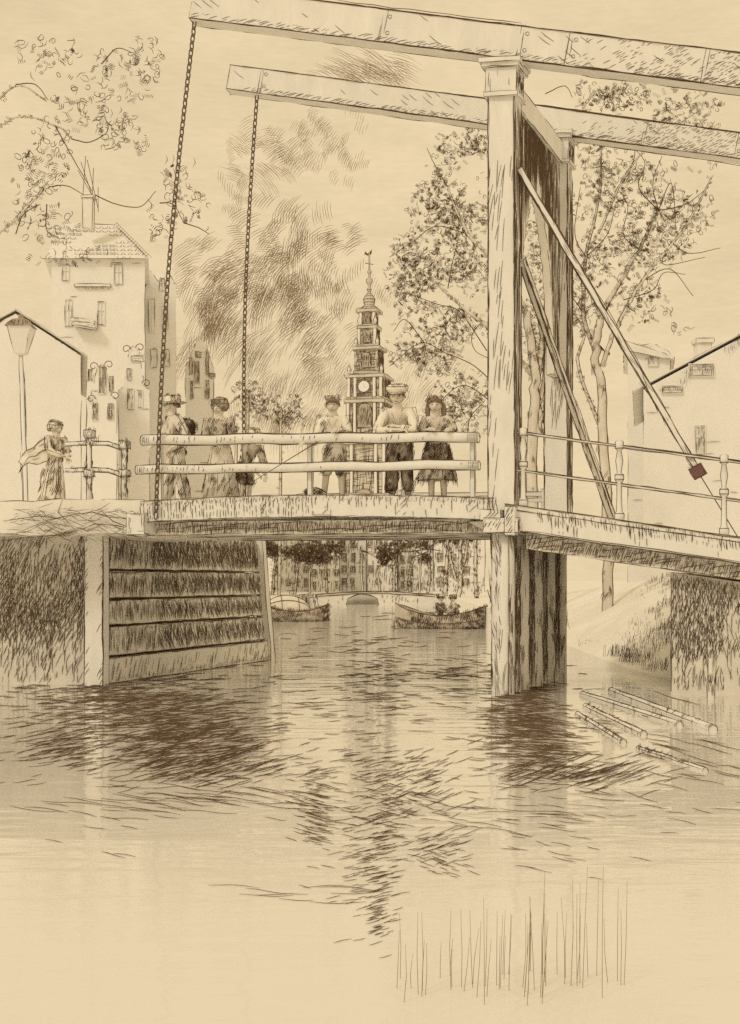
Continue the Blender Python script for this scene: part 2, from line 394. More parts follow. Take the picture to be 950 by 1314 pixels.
# lifting leaf: planked deck with near and far edge beams
mb = MB(); NS = 10
for i in range(NS):
    s0, s1 = SL+(0-.15-SL)*i/NS, SL+(0-.15-SL)*(i+1)/NS
    z0, z1 = deckz(s0), deckz(s1); t = .10
    mb.box8([NL(s0, .02, z0-t), NL(s1, .02, z1-t), NL(s1, PW-.02, z1-t), NL(s0, PW-.02, z0-t),
             NL(s0, .02, z0), NL(s1, .02, z1), NL(s1, PW-.02, z1), NL(s0, PW-.02, z0)])
for i in range(90):                                   # plank seams
    s = SL+(-.15-SL)*i/90; mb.edge(NL(s, .05, deckz(s)+.004), NL(s, PW-.05, deckz(s)+.004), W*.8, dbl=0, step=.6)
mb.build('deck', [T, INK], BR)
for k, nm in ((-.09, 'edge_beam'), (PW+.09, 'edge_beam')):
    mb = MB()
    for i in range(NS):
        s0, s1 = SL+(-.1-SL)*i/NS, SL+(-.1-SL)*(i+1)/NS
        z0, z1 = deckz(s0)+.05, deckz(s1)+.05; h = .31
        mb.box8([NL(s0, k-.09, z0-h), NL(s1, k-.09, z1-h), NL(s1, k+.09, z1-h), NL(s0, k+.09, z0-h),
                 NL(s0, k-.09, z0), NL(s1, k-.09, z1), NL(s1, k+.09, z1), NL(s0, k+.09, z0)])
        kk = k-.095
        a, b_, c, d = NL(s0, kk, z0-h), NL(s1, kk, z1-h), NL(s1, kk, z1), NL(s0, kk, z0)
        for q in range(2):
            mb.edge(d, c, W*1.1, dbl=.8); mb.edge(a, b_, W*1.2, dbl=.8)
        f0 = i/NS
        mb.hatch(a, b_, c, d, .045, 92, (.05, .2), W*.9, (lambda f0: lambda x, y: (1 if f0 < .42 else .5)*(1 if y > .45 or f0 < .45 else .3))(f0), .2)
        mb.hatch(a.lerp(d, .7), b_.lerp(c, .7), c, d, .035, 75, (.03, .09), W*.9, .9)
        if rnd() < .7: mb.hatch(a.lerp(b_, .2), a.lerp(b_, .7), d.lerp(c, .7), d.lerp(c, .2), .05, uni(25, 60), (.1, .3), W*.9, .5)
    mb.build(nm, [T, INK], BR)
for k in (.12, 1.2, 2.2, 3.1):                         # girders below the leaf, set back
    mb = MB(); a, b_ = NL(SL+.05, k, DZ-.33), NL(-.2, k, DZ-.33)
    mb.beam(a, b_, .16, .2, 0, W, side=PD)
    o_ = PD*-.085
    if k < .2:  # solid hatching draws the shadow band under the leaf
        mb.hatch(a+o_-UP*.1, b_+o_-UP*.1, b_+o_+UP*.1, a+o_+UP*.1, .022, 88, (.08, .19), W*1.05, 1, .05)
        mb.hatch(a+o_-UP*.1, b_+o_-UP*.1, b_+o_+UP*.1, a+o_+UP*.1, .05, 3, (.2, .9), W, .9, .2)
    mb.build('girder', [TG, INK], BR)
mb = MB()                                              # square beam end at the free end of the leaf
p = mb.box(NL(SL-.02, -.12, DZ-.28), A*.13, PD*.16, UP*.15, 0, W*1.2)
mb.hatch(p[0], p[1], p[5], p[4], .04, 90, (.08, .28), W, lambda a, b: 1 if a < .3 or a > .75 or b < .2 else .1)
mb.box(NL(SL-.03, PW/2, DZ-.22), A*.09, PD*(PW/2+.05), UP*.12, 0, W)
mb.build('end_beam', [T, INK], BR)
# leaf railings
def log_rail(s0, s1, k, z0, z1, r, dark):
    mb = MB(); n = 14; pts = [NL(s0+(s1-s0)*i/n, k, z0+(z1-z0)*i/n+.01*math.sin(i*1.7)) for i in range(n+1)]
    rr = [r*(.96+.08*rnd()) for _ in pts]
    mb.tube(pts, rr, 10)
    for sg in (1, -1):
        for rep in range(2):
            mb.stroke([q+UP*sg*r*.93-PD*r*.45+UP*gau(0, W*.5) for q in pts], W*1.1)
    a, b_ = pts[0]-PD*r*1.03, pts[-1]-PD*r*1.03
    mb.hatch(a-UP*r*.75, b_-UP*r*.75, b_+UP*r*.75, a+UP*r*.75, .05, 78, (.03, .09), W*.9, lambda x, y: (.8 if x < dark else .22)*(1 if y < .4 or x < dark*.6 else .3), .2)
    for e, sgn in ((pts[0], -1), (pts[-1], 1)):
        ring = [e+A*sgn*.008+(UP*math.cos(t)+PD*math.sin(t))*r*.95 for t in [2*PI*i/12 for i in range(13)]]
        mb.stroke(ring, W*1.3)
        for q in range(5): mb.stroke([e-PD*r-A*sgn*.03*q-UP*r*.7, e-PD*r*1.04-A*sgn*.03*q+UP*r*.7], W)
    return mb
for k, far in ((-.06, 0), (PW+.02, 1)):
    if not far:
        log_rail(SL-.02, s_at(615), k, 3.645, 3.625, .078, .3).build('rail', [T, INK], BR, True)
        log_rail(SL-.1, s_at(616), k, 3.215, 3.235, .07, .35).build('rail', [T, INK], BR, True)
    else:
        for zz, r in ((3.02, .035), (2.92, .03)):
            mb = MB(); a, b_ = NL(SL+.9, k, zz), NL(-.1, k, zz)
            mb.beam(a, b_, .05, r*2, 0, W, side=PD); mb.build('rail', [T, INK], BR)
for u in (204, 397, 606):
    s = s_at(u); mb = MB(); mb.beam(NL(s, .04, deckz(s)+.0), NL(s, .04, 3.60), .06, .06, 0, W*.9, side=PD)
    mb.build('rail_post', [T, INK], BR)
for s in (SL+1, SL/2, -.25):
    mb = MB(); mb.beam(NL(s, PW+.02, deckz(s)), NL(s, PW+.02, 3.1), .06, .06, 0, W*.8, side=PD)
    mb.build('rail_post', [T, INK], BR)
# portal posts
def ppost(k, s0, nm='portal_post'):
    mb = MB(); h = 8.42; c = NL(s0, k, 0); a, p_ = A*.185, PD*.18
    b0 = DZ-.12 if k < 1 else DZ-.1
    pts = mb.box(c+UP*(b0+h)/2, a, p_, UP*(h-b0)/2, 0, W*1.1)
    for q in range(2):
        for i, j in ((0, 4), (1, 5), (2, 6)): mb.edge(pts[i], pts[j], W*1.1, dbl=1)
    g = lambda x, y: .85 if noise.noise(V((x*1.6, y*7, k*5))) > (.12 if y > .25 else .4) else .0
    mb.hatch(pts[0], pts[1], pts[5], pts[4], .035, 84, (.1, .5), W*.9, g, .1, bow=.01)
    mb.hatch(pts[1], pts[2], pts[6], pts[5], .028, 90, (.3, 1.4), W*.9, .85, .1, bow=.004)  # right face hatched denser to draw its shade
    # capital
    z = h
    c1 = c+UP*(z+.18); q1 = mb.box(c1, A*.215, PD*.215, UP*.18, 0, W*1.1)
    mb.hatch(q1[0], q1[1], q1[5], q1[4], .045, 88, (.1, .3), W*.8, .25)
    mb.hatch(q1[1], q1[2], q1[6], q1[5], .025, 88, (.1, .3), W*.9, 1)
    for zz, e, t in ((z-.02, .235, .03), (z+.385, .26, .028), (z+.44, .29, .03)):
        mb.box(c+UP*zz, A*e, PD*e, UP*t, 0, W)
    return mb.build(nm, [T, INK], BR)
ppost(0, 0); ppost(PW, 0)
CAPZ = 8.90
# lintel + arched spandrel board between the posts
mb = MB(); off = A*.1
p = mb.beam(NL(0, .2, 8.55), NL(0, PW+.25, 8.55), .22, .34, 0, W*1.1, side=A)
mb.build('lintel', [T, INK], BR)
mb = MB(); n = 34; poly = [NL(-.06, .19, 8.37), NL(-.06, PW-.19, 8.37)]
def archz(k):
    t = (k-.62)/(PW-1.24)
    return 4.9 if t <= 0 or t >= 1 else 5.7+1.75*max(0, math.sin(PI*t))**.7
poly += [NL(-.06, PW-.19-(PW-.38)*i/n, archz(PW-.19-(PW-.38)*i/n)) for i in range(n+1)]
mb.prism(poly, A*.12, 0, W)
for i in range(620):  # dense strokes draw shade on the board's right face
    k = uni(.2, PW-.2); z0 = archz(k); a = uni(z0+.02, 8.25); b_ = min(8.36, a+uni(.2, 1.0))
    mb.stroke([NL(.066, k, a), NL(.066, k+gau(0, .012), (a+b_)/2), NL(.066, k+gau(0, .02), b_)], W*.85)
mb.build('arched_brace', [G, INK], BR)
mb = MB(); c = NL(0, PW+.3, 8.35)                       # iron hook strap at the far end of the lintel
for t in range(3):
    pts = [c+A*(.05+.1*math.sin(i*.7+t))+UP*(-.45+.13*i) for i in range(8)]; mb.tube(pts, .025, 6)
mb.build('iron_strap', [M['chain'], INK], BR)
# balance beams
def bal(k, sl, sr, z0, slope, h, nm, marks):
    mb = MB(); a, b_ = NL(sl, k, z0-slope*sl+h/2), NL(sr, k, z0-slope*sr+h/2)
    p = mb.beam(a, b_, .34, h, 0, W*1.1, side=PD)
    lo_l, lo_r, hi_l, hi_r = p[0], p[1], p[4], p[5]
    for q in range(3): mb.edge(lo_l, lo_r, W*1.2, dbl=1); mb.edge(hi_l, hi_r, W*1.1, dbl=1)
    d = UP*.1
    mb.hatch(lo_l, lo_r, lo_r+d, lo_l+d, .028, 22, (.06, .26), W, lambda x, y: .9 if noise.noise(V((x*9, k, 1))) > -.25 else .15, .3)
    mb.hatch(lo_l, lo_r, hi_r, hi_l, .09, 150, (.1, .25), W*.8, lambda x, y: .55 if noise.noise(V((x*7, y*1.5, k+4))) > .22 else .02, .8)
    mb.hatch(lo_l.lerp(lo_r, .66), lo_r, hi_r, hi_l.lerp(hi_l.lerp(hi_r, .66), 1), .03, 36, (.03, .12), W*.7, lambda x, y: .85*min(1, x*2.2)+.1 if noise.noise(V((x*6, y*2, k+7))) > -.15 else .1, .6)
    for f in marks:
        q0, q1 = lo_l.lerp(lo_r, f), hi_l.lerp(hi_r, f); mb.edge(q0, q1, W*1.2, dbl=1); mb.edge(q0+A*.04, q1+A*.05, W)
        for t in (.25, .75): c_ = q0.lerp(q1, t)-PD*.004+A*.1; mb.stroke([c_+A*.026*math.cos(q)+UP*.026*math.sin(q) for q in [i*.8 for i in range(9)]], W*.7)
    o = mb.build('balance_beam', [T, INK], BR)
    return a, b_
na, nb = bal(0, s_at(250), 3.9, CAPZ+.03, .18, .46, 'near', (.33, .56, .64, .86))
fa, fb = bal(PW, s_at(296, PW), 3.4, 8.87, .183, .40, 'far', (.06, .55, .77, .93))
# chains: real links
def chain(a, b_, name='chain'):
    mb = MB(); d = b_-a; L_ = d.length; pitch = .105; n = int(L_/pitch)
    for i in range(n):
        f = (i+.5)/n; c = a.lerp(b_, f)-UP*.10*math.sin(PI*f)*0+A*(-.10*math.sin(PI*f))
        t = d.normalized(); x = frame(t)[0]; y = t.cross(x)
        x, y = (x*math.cos(.6)+y*math.sin(.6), y*math.cos(.6)-x*math.sin(.6))
        s_ = x if i % 2 else y
        ring = [c+t*.075*math.cos(q)+s_*.034*math.sin(q) for q in [2*PI*j/8 for j in range(9)]]
        mb.tube(ring, .0105, 5, 0, False)
    return mb.build(name, [M['chain'], INK], BR)
chain(NL(s_at(250), -.0, na.z-.22), NL(s_at(200, -.25), -.25, DZ-.2))
chain(NL(s_at(330, PW), PW, fa.z-.28), NL(s_at(311, PW), PW+.1, DZ+.1))
# trestle pier under the portal: five piles, boarding, cap
PZ = 2.27
for i in range(5):
    k = .0+PW*i/4; mb = MB()
    lean = 0
    r = .16 if i else .17
    c0, c1 = NL(-.02, k, -.8), NL(-.02, k, PZ)
    i0 = len(mb.f)
    mb.tube([c0, c0.lerp(c1, .4), c0.lerp(c1, .8), c1], [r*1.06, r, r*1.02, r*.98], 12)
    if i == 0:
        for dx, ph in ((-.165, 0), (.1, 0), (-.02, 1), (.16, 0)):
            mb.edge(NL(dx, k-.06-(.1 if abs(dx) < .12 else 0), -.1), NL(dx, k-.06-(.1 if abs(dx) < .12 else 0), PZ), W*1.1, dbl=1)
        mb.hatch(NL(-.15, -.17, 0), NL(.0, -.175, 0), NL(0, -.175, PZ), NL(-.15, -.17, PZ), .04, 105, (.08, .3), W, lambda x, y: .95 if noise.noise(V((x, y*4, 8))) > -.1 else .15)
    mb.hatch_faces(i0, len(mb.f), 95, (0, 0, 1), (.15, .6), W*.85, None, 1, 3)
    mb.build('pile', [T if i == 0 else TG, INK], BR, True)
mb = MB()
mb.box(NL(.0, PW/2, PZ/2-.3), A*.05, PD*(PW/2), UP*(PZ/2+.3), 0, W)
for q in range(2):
    mb.hatch(NL(.056, .05, .0), NL(.056, PW, .0), NL(.056, PW, PZ), NL(.056, .05, PZ), .05 if q else .034, 90 if q == 0 else 72, (.15, .9), W*.9, lambda x, y: .95 if (y > .78 or noise.noise(V((x*5, y*1.2, 2+q))) > -.18) else .25, .15, bow=.01)  # dense hatching draws the shade on this pier face
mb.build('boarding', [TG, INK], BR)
mb = MB()
p = mb.box(NL(.02, PW/2, PZ+.1), A*.24, PD*(PW/2+.3), UP*.10, 0, W*1.1)
mb.hatch(p[0], p[1], p[5], p[4], .04, 60, (.05, .2), W, .7)
mb.hatch(p[1], p[2], p[6], p[5], .03, 80, (.05, .2), W, .9)
p = mb.box(NL(-.12, -.2, PZ+.25), A*.14, PD*.1, UP*.07, 0, W)
p = mb.box(NL(.15, -.22, PZ+.16), A*.07, PD*.09, UP*.2, 0, W); mb.hatch(p[0], p[1], p[5], p[4], .025, 60, (.1, .3), W, 1)
for i in range(3):
    p0 = NL(-.14+.05*i, -.31, PZ+.4); mb.stroke([p0+UP*.1, p0, p0+A*.03-UP*.12, p0-A*.05-UP*.2], W*1.2)
mb.build('pier_cap', [T, INK], BR)
# knee bracket below the leaf at the pier
mb = MB(); mb.prism([NL(-.2, -.05, PZ+.0), NL(-.5, -.05, PZ+.16), NL(-.2, -.05, PZ+.18)], PD*.15, 0, W)
mb.build('bracket', [T, INK], BR)
# fixed ramp on the right
SR = 7.5
mb = MB()
mb.box8([NL(-.12, 0, deckz(.0)-.12), NL(SR, 0, deckz(SR)-.12), NL(SR, PW, deckz(SR)-.12), NL(-.12, PW, deckz(.0)-.12),
         NL(-.12, 0, deckz(.0)), NL(SR, 0, deckz(SR)), NL(SR, PW, deckz(SR)), NL(-.12, PW, deckz(.0))])
mb.build('ramp_deck', [T, INK], BR)
for k in (-.1, PW+.1):
    mb = MB(); h = .36
    p = mb.box8([NL(.05, k-.08, deckz(.05)-h+.02), NL(SR, k-.08, deckz(SR)-h+.02), NL(SR, k+.08, deckz(SR)-h+.02), NL(.05, k+.08, deckz(.05)-h+.02),
                 NL(.05, k-.08, deckz(.05)+.02), NL(SR, k-.08, deckz(SR)+.02), NL(SR, k+.08, deckz(SR)+.02), NL(.05, k+.08, deckz(.05)+.02)])
    a, b_, c, d = NL(.05, k-.085, deckz(.05)-h+.02), NL(SR, k-.085, deckz(SR)-h+.02), NL(SR, k-.085, deckz(SR)+.02), NL(.05, k-.085, deckz(.05)+.02)
    for q in range(3): mb.edge(d, c, W*1.1, dbl=1)
    for q in range(2): mb.edge(a, b_, W*1.1, dbl=1); mb.edge(d-UP*.07, c-UP*.07, W*.9)
    mb.hatch(a.lerp(d, .45), b_.lerp(c, .45), c, d, .035, 98, (.06, .2), W, lambda x, y: .9 if noise.noise(V((x*10, .5, 2))) > -.05 else .06)
    mb.hatch(a, b_, c, d, .05, 92, (.08, .22), W, lambda x, y: .8 if noise.noise(V((x*14, y, 9))) > .2 else .03)
    mb.build('edge_beam', [T, INK], BR)
for k in (.1, 1.7, PW-.2):
    mb = MB(); h = .24
    z = lambda s: deckz(s)-.33
    q = [NL(.3, k-.08, z(.3)-h), NL(SR, k-.08, z(SR)-h), NL(SR, k+.08, z(SR)-h), NL(.3, k+.08, z(.3)-h), NL(.3, k-.08, z(.3)), NL(SR, k-.08, z(SR)), NL(SR, k+.08, z(SR)), NL(.3, k+.08, z(.3))]
    mb.box8(q); mb.edge(q[0], q[1], W, dbl=1)
    qq = [v_-PD*.006 for v_ in q]
    mb.hatch(qq[0], qq[1], qq[5], qq[4], .024, 70, (.06, .22), W*1.05, .95, .05)
    mb.hatch(qq[0], qq[1], qq[5], qq[4], .05, 15, (.1, .4), W, .7, .1)
    mb.build('girder', [TG, INK], BR)
# iron handrail of the ramp
def baluster(mb, base, h, r=.045):
    prof = [(1.5*r, 0), (1.5*r, .1*h), (r*.9, .13*h), (r*.75, .32*h), (r*.8, .5*h), (1.4*r, .54*h), (1.4*r, .6*h), (.6*r, .63*h), (1.15*r, .78*h), (.6*r, .92*h), (1.25*r, .94*h), (1.25*r, 1.03*h), (.3*r, 1.05*h)]
    mb.lathe(base, prof, 10)
    for sg in (-1, 1): mb.stroke([base+V((sg*rr*.98, -rr*.25, z)) for rr, z in prof], W*1.05)
    for z in (.1, .54, .6, .94): mb.stroke([base+V((r*1.45*math.cos(t), r*1.45*math.sin(t), z*h)) for t in [PI+PI*i/5 for i in range(6)]], W)
for s in (.27, 1.60, 3.02, 4.5, 6):
    mb = MB(); baluster(mb, NL(s, -.05, deckz(s)), 1.08); mb.build('baluster', [T, INK], BR, True)
for zz in (1.05, .52):
    mb = MB(); a, b_ = NL(.1, -.05, deckz(.1)+zz), NL(SR-.5, -.05, deckz(SR-.5)+zz)
    mb.tube([a, b_], .022, 8); 
    for q in range(2): mb.edge(a-PD*.02+UP*.015, b_-PD*.02+UP*.015, W*1.0, dbl=1); mb.edge(a-PD*.02-UP*.018, b_-PD*.02-UP*.018, W, dbl=.6)
    # scrolled end
    mb.tube([a+A*(-.07*math.sin(t*.8))*1.0-UP*(.05*(1-math.cos(t*.8))) for t in [i*.7 for i in range(7)]], .016, 6, 1)
    mb.build('handrail', [T, INK], BR)
# raking struts
def strut(a, b_, w, name):
    mb = MB(); p = mb.beam(a, b_, w, w, 0, W*1.1)
    for q in range(2):
        for i, j in ((0, 1), (3, 2), (4, 5), (7, 6)): mb.edge(p[i], p[j], W*1.05, dbl=1)
    d = (b_-a).normalized(); i0 = 0
    mb.hatch_faces(0, 6, 90, d, (.1, .4), W*.8, None, 1, 2)
    return mb.build(name, [T, INK], BR)
sA = NL(.2, .02, 7.4); sB = NL(s_at(893, .02), .02, Z(600, 19.05))
strut(sA, sB, .075, 'raking_strut')
strut(NL(.2, .15, 6.15), NL(.95, PW-.25, deckz(.95)), .085, 'raking_strut')
mb = MB(); d = (sB-sA).normalized(); x = d.cross(PD).normalized()
mb.box(sB+d*.06, d*.08, x*.09, PD*.07, 0, W); mb.build('block', [M['plum'], INK], BR)
sC = NL(3.2, .02, deckz(3.2)+.02); mb = MB(); mb.tube([sB+d*.1, sC], .008, 5); mb.build('rope', [M['chain'], INK], BR)

# ================================================================== left landing: timber abutment, landing, quay wall, fence
AB = thing('timber_abutment', 'plank faced abutment with pale corner post under the bridge end', 'abutment', C0)
D_ = (C1-C0).normalized(); bat = V((.955, -.295, 0))           # outward normal of the planked face
ph = 2.42; nP = 5
zs = [0.02, .42, .90, 1.32, 1.78, 2.42]
mb0 = MB()
mb0.box8([C0-bat*.45-UP*.7, C1-bat*.2-UP*.7, C1-bat*2.4-UP*.7, C0-bat*2.6-UP*.7,
          C0-bat*.45+UP*ph, C1-bat*.45+UP*ph, C1-bat*2.4+UP*ph, C0-bat*2.6+UP*ph])
mb0.build('core', [TG, INK], AB)
WA = PX(24)
for i in range(nP):
    z0, z1 = zs[i], zs[i+1]; mb = MB()
    o0, o1 = .0, .0
    def q(c, z, o): return c+bat*(o-.09*z)+UP*z
    e = .035 if i else .10
    if i == 0: z0 = -.6
    mb.box8([q(C0, z0, -.12), q(C1, z0, -.12), q(C1, z0, e), q(C0, z0, e), q(C0, z1-.03, -.12), q(C1, z1-.03, -.12), q(C1, z1-.03, e), q(C0, z1-.03, e)])
    zz0 = max(z0, 0.0)
    a, b_, c, d = q(C0, zz0, e+.006), q(C1, zz0, e+.006), q(C1, z1-.03, e+.006), q(C0, z1-.03, e+.006)
    for r in range(2): mb.edge(d, c, WA*1.1, dbl=.6); mb.edge(a, b_, WA*1.0, dbl=.5)
    if i == 0:
        mb.hatch(a, b_, c, d, .085, 58, (.2, .6), WA*.9, .75, .25)
        mb.hatch(a, b_, a.lerp(d, .3).lerp(b_.lerp(c, .3), 1), a.lerp(d, .3), .06, 70, (.05, .2), WA, .9)
    else:
        dn = .55+.12*i  # hatching thickens with height to draw the shadow under the leaf
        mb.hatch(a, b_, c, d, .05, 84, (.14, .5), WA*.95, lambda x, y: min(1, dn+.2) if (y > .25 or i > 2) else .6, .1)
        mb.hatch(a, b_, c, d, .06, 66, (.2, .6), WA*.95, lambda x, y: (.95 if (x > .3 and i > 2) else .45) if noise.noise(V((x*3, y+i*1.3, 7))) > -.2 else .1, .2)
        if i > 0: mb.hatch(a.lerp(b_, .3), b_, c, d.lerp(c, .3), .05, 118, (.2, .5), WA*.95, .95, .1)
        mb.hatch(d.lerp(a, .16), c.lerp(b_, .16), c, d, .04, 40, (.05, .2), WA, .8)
    mb.build('plank', [TG if i > 2 else G, INK], AB)
mb = MB(); c = C0-D_*.15+bat*.0
p = mb.box(c+UP*.85, V((.145, -.02, 0)), V((.02, .14, 0)), UP*1.5, 0, W*1.2)
mb.hatch(p[0], p[1], p[5], p[4], .03, 62, (.06, .2), W, lambda x, y: .9 if (abs(x-.5) > .33 and noise.noise(V((x, y*9, 3))) > -.1) else .04)
for r in range(2): mb.edge(p[0], p[4], W*1.1, dbl=1); mb.edge(p[1], p[5], W*1.2, dbl=1)
mb.build('corner_post', [T, INK], AB)
mb = MB(); r0 = C1+D_*.1
mb.beam(r0+bat*.1-UP*.6, r0-bat*.16+UP*2.42, .2, .2, 0, WA*1.1, side=D_); mb.build('corner_post', [T, INK], AB)
# quay wall left of the abutment
WQ = PX(21.3)
QX = -30
mb = MB(); y0 = 21.55
mb.box8([V((QX, y0, -.7)), V((-4.4, y0-.25, -.7)), V((-4.4, y0+1.6, -.7)), V((QX, y0+1.6, -.7)), V((QX, y0, 2.3)), V((-4.4, y0-.25, 2.3)), V((-4.4, y0+1.6, 2.3)), V((QX, y0+1.6, 2.3))])
a, b_, c, d = V((-7.5, y0-.225, .0)), V((-4.42, y0-.256, .0)), V((-4.42, y0-.256, 2.3)), V((-7.5, y0-.225, 2.3))
g1 = lambda x, y: (.95 if y > .32+.5*(1-x)*.6 else (.3 if y < .15 else .55)) if noise.noise(V((x*2.5, y*2.5, 1))) > -.3 else .25
mb.hatch(a, b_, c, d, .028, 86, (.08, .32), WQ*.85, g1, .1)
mb.hatch(a, b_, c, d, .038, 66, (.08, .3), WQ*.85, lambda x, y: g1(x, y)*.8, .2)
mb.hatch(a, b_, c, d, .03, 60, (.08, .3), WQ*.85, lambda x, y: .95 if noise.noise(V((x*2.5, y*2, 11))) > -.1 and y > .3 else .1, .15)
mb.hatch(a, b_, c, d, .034, 104, (.08, .26), WQ*.85, lambda x, y: .8 if noise.noise(V((x*2.2, y*2.5, 5))) > .05 and y > .3 else .0, .2)
mb.build('quay_wall', [M['brick'], INK], label='rough dark quay wall rising from water beside the plank faced abutment', category='wall')
# landing: rough stone and earth edge at street level
def rough_slab(name, poly, z0, z1, m, w, label=None, cat=None, n=5):
    mb = MB(); pts = []
    k = len(poly)
    for i in range(k):
        a, b_ = V(poly[i]), V(poly[(i+1) % k]); q = max(1, int((b_-a).length/.35)) if (b_-a).length < 12 else 1
        for j in range(q):
            p = a.lerp(b_, j/q); f = .06 if (b_-a).length < 12 else 0
            pts.append(p+V((gau(0, f), gau(0, f*.6), 0)))
    zt = [z1+.05*noise.noise(p*1.3) for p in pts]
    lo = [p+UP*(z0+.10*noise.noise(p*1.7)) for p in pts]; hi = [p+UP*z for p, z in zip(pts, zt)]
    mb.loft([lo, hi])
    for i in range(len(pts)):
        j = (i+1) % len(pts)
        if (pts[j]-pts[i]).length < 1 and pts[i].y < 22.5:
            mb.edge(hi[i], hi[j], w*1.1, dbl=.8)
            if rnd() < .35: mb.edge(lo[i], lo[j], w)
            if rnd() < .25: mb.stroke([hi[i]-PD*.01, hi[i].lerp(lo[i], .4)+A*uni(-.1, .1)-PD*.02, hi[i].lerp(lo[i], .8)+A*uni(-.2, .2)-PD*.02], w)
    return mb
pl = [NL(SL-.05, -.1), NL(SL-.05, PW+.1), V((-6, 25.5, 0)), V((-30, 25.5, 0)), V((-30, 20.9, 0)), V((-8, 20.7, 0)), NL(SL-2.2, -.35), NL(SL-1.2, -.25)]
mb = rough_slab('landing', pl, 2.28, 2.78, S, W)
fr_seg = [NL(SL-.05, -.1), NL(SL-1.2, -.25), NL(SL-2.2, -.35), V((-8, 20.7, 0)), V((-30, 20.9, 0))]
def front(u, v):
    t = (u-475)/F
    for a, b_ in zip(fr_seg, fr_seg[1:]):
        d_ = b_-a; k = (a.x-t*a.y)/(t*d_.y-d_.x)
        if -.001 <= k <= 1.001: return P(u, v, a.y+d_.y*k-.09)
    return P(u, v, 20.4)
for i in range(150):
    u = uni(6, 186); v = uni(652, 692); p = front(u, v); l = uni(4, 26); s_ = gau(.1, .4)
    mb.stroke([p, front(u+l*.5, v+l*.5*s_+gau(0, 1)), front(u+l, v+l*s_)], W*.9)
for pts in (((2, 694), (40, 690), (80, 686), (104, 680)), ((104, 680), (122, 672), (150, 674), (186, 682)), ((90, 662), (118, 657), (140, 662), (170, 668)), ((60, 676), (85, 688), (100, 684)), ((100, 676), (112, 682), (130, 674)), ((128, 655), (145, 668), (165, 676)), ((20, 684), (60, 668), (100, 660)), ((4, 668), (50, 662), (90, 668))):
    for r in range(2): mb.stroke([front(u, v+gau(0, 1)) for u, v in pts], W)
structure(mb.build('landing', [M['earth'], INK]))
# fence on the left landing
FE = thing('railing', 'low wooden railing of two posts and two rails beside the woman with blown shawl', 'railing', NL(s_at(138), 0, 2.78))
for u, top in ((115, 552), (160, 566)):
    s = s_at(u, .3); b0 = NL(s, .3, 2.74); y = b0.y; zt = Z(top, y)
    mb = MB(); i0 = 0
    mb.tube([b0, b0+UP*.5, V((b0.x, b0.y, zt))], [.045, .036, .042], 8)
    for sg in (-1, 1): mb.edge(b0+A*sg*.04-PD*.02, V((b0.x, b0.y, zt))+A*sg*.04-PD*.02, W*1.2, dbl=1)
    mb.box(V((b0.x, b0.y, zt-.06)), A*.06, PD*.055, UP*.055, 0, W*1.2)
    mb.box(V((b0.x, b0.y, 3.2)), A*.058, PD*.055, UP*.05, 0, W*1.2)
    mb.hatch_faces(0, len(mb.f), 50, (.2, 0, 1), (.05, .15), W, None, 1, 3)
    mb.build('post', [T, INK], FE, True)
for v0, v1, v2 in ((570, 569, 578), (604, 603, 612)):
    mb = MB(); pts = [NL(s_at(u, .3), .3, Z(v, 20.6)) for u, v in ((84, v0), (115, v1), (140, v1+1), (162, v2))]
    mb.tube(pts, .032, 8)
    for sg in (-1, 1):
        for q in range(2): mb.stroke([p+UP*sg*.03-PD*.02+UP*gau(0, .006) for p in pts], W*1.1)
    mb.hatch_faces(0, 24, 25, (.4, 0, 1), (.03, .08), W, None, 1, 3)
    mb.build('rail', [T, INK], FE, True)
# right abutment
RA = MB(); sa = s_at(862, .3)
c = NL(sa, .2, 0)
pp = [NL(sa, .25, 0), NL(SR+2, .25, 0), NL(SR+2, PW, 0), NL(sa+.3, PW, 0)]
zt = lambda s: deckz(s)-.36
RA.box8([p-UP*.7 for p in pp]+[pp[0]+UP*(zt(sa)-.24), pp[1]+UP*(zt(SR+2)-.24), pp[2]+UP*(zt(SR+2)-.24), pp[3]+UP*(zt(sa+.3)-.24)])
o_ = -PD*.008
a, b_ = NL(sa, .25, .05)+o_, NL(sa+1.6, .25, .05)+o_; c, d = NL(sa+1.6, .25, zt(sa+1.6)-.24)+o_, NL(sa, .25, zt(sa)-.24)+o_
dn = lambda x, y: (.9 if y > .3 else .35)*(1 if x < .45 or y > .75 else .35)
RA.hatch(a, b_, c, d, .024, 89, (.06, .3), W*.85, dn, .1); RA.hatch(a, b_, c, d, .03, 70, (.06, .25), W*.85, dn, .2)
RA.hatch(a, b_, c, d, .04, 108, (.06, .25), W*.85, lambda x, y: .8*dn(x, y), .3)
RA.edge(a, d, W*1.1, dbl=1)
RA.build('abutment', [M['brick'], INK], label='brick abutment wall under the sloping ramp, at the water', category='wall')
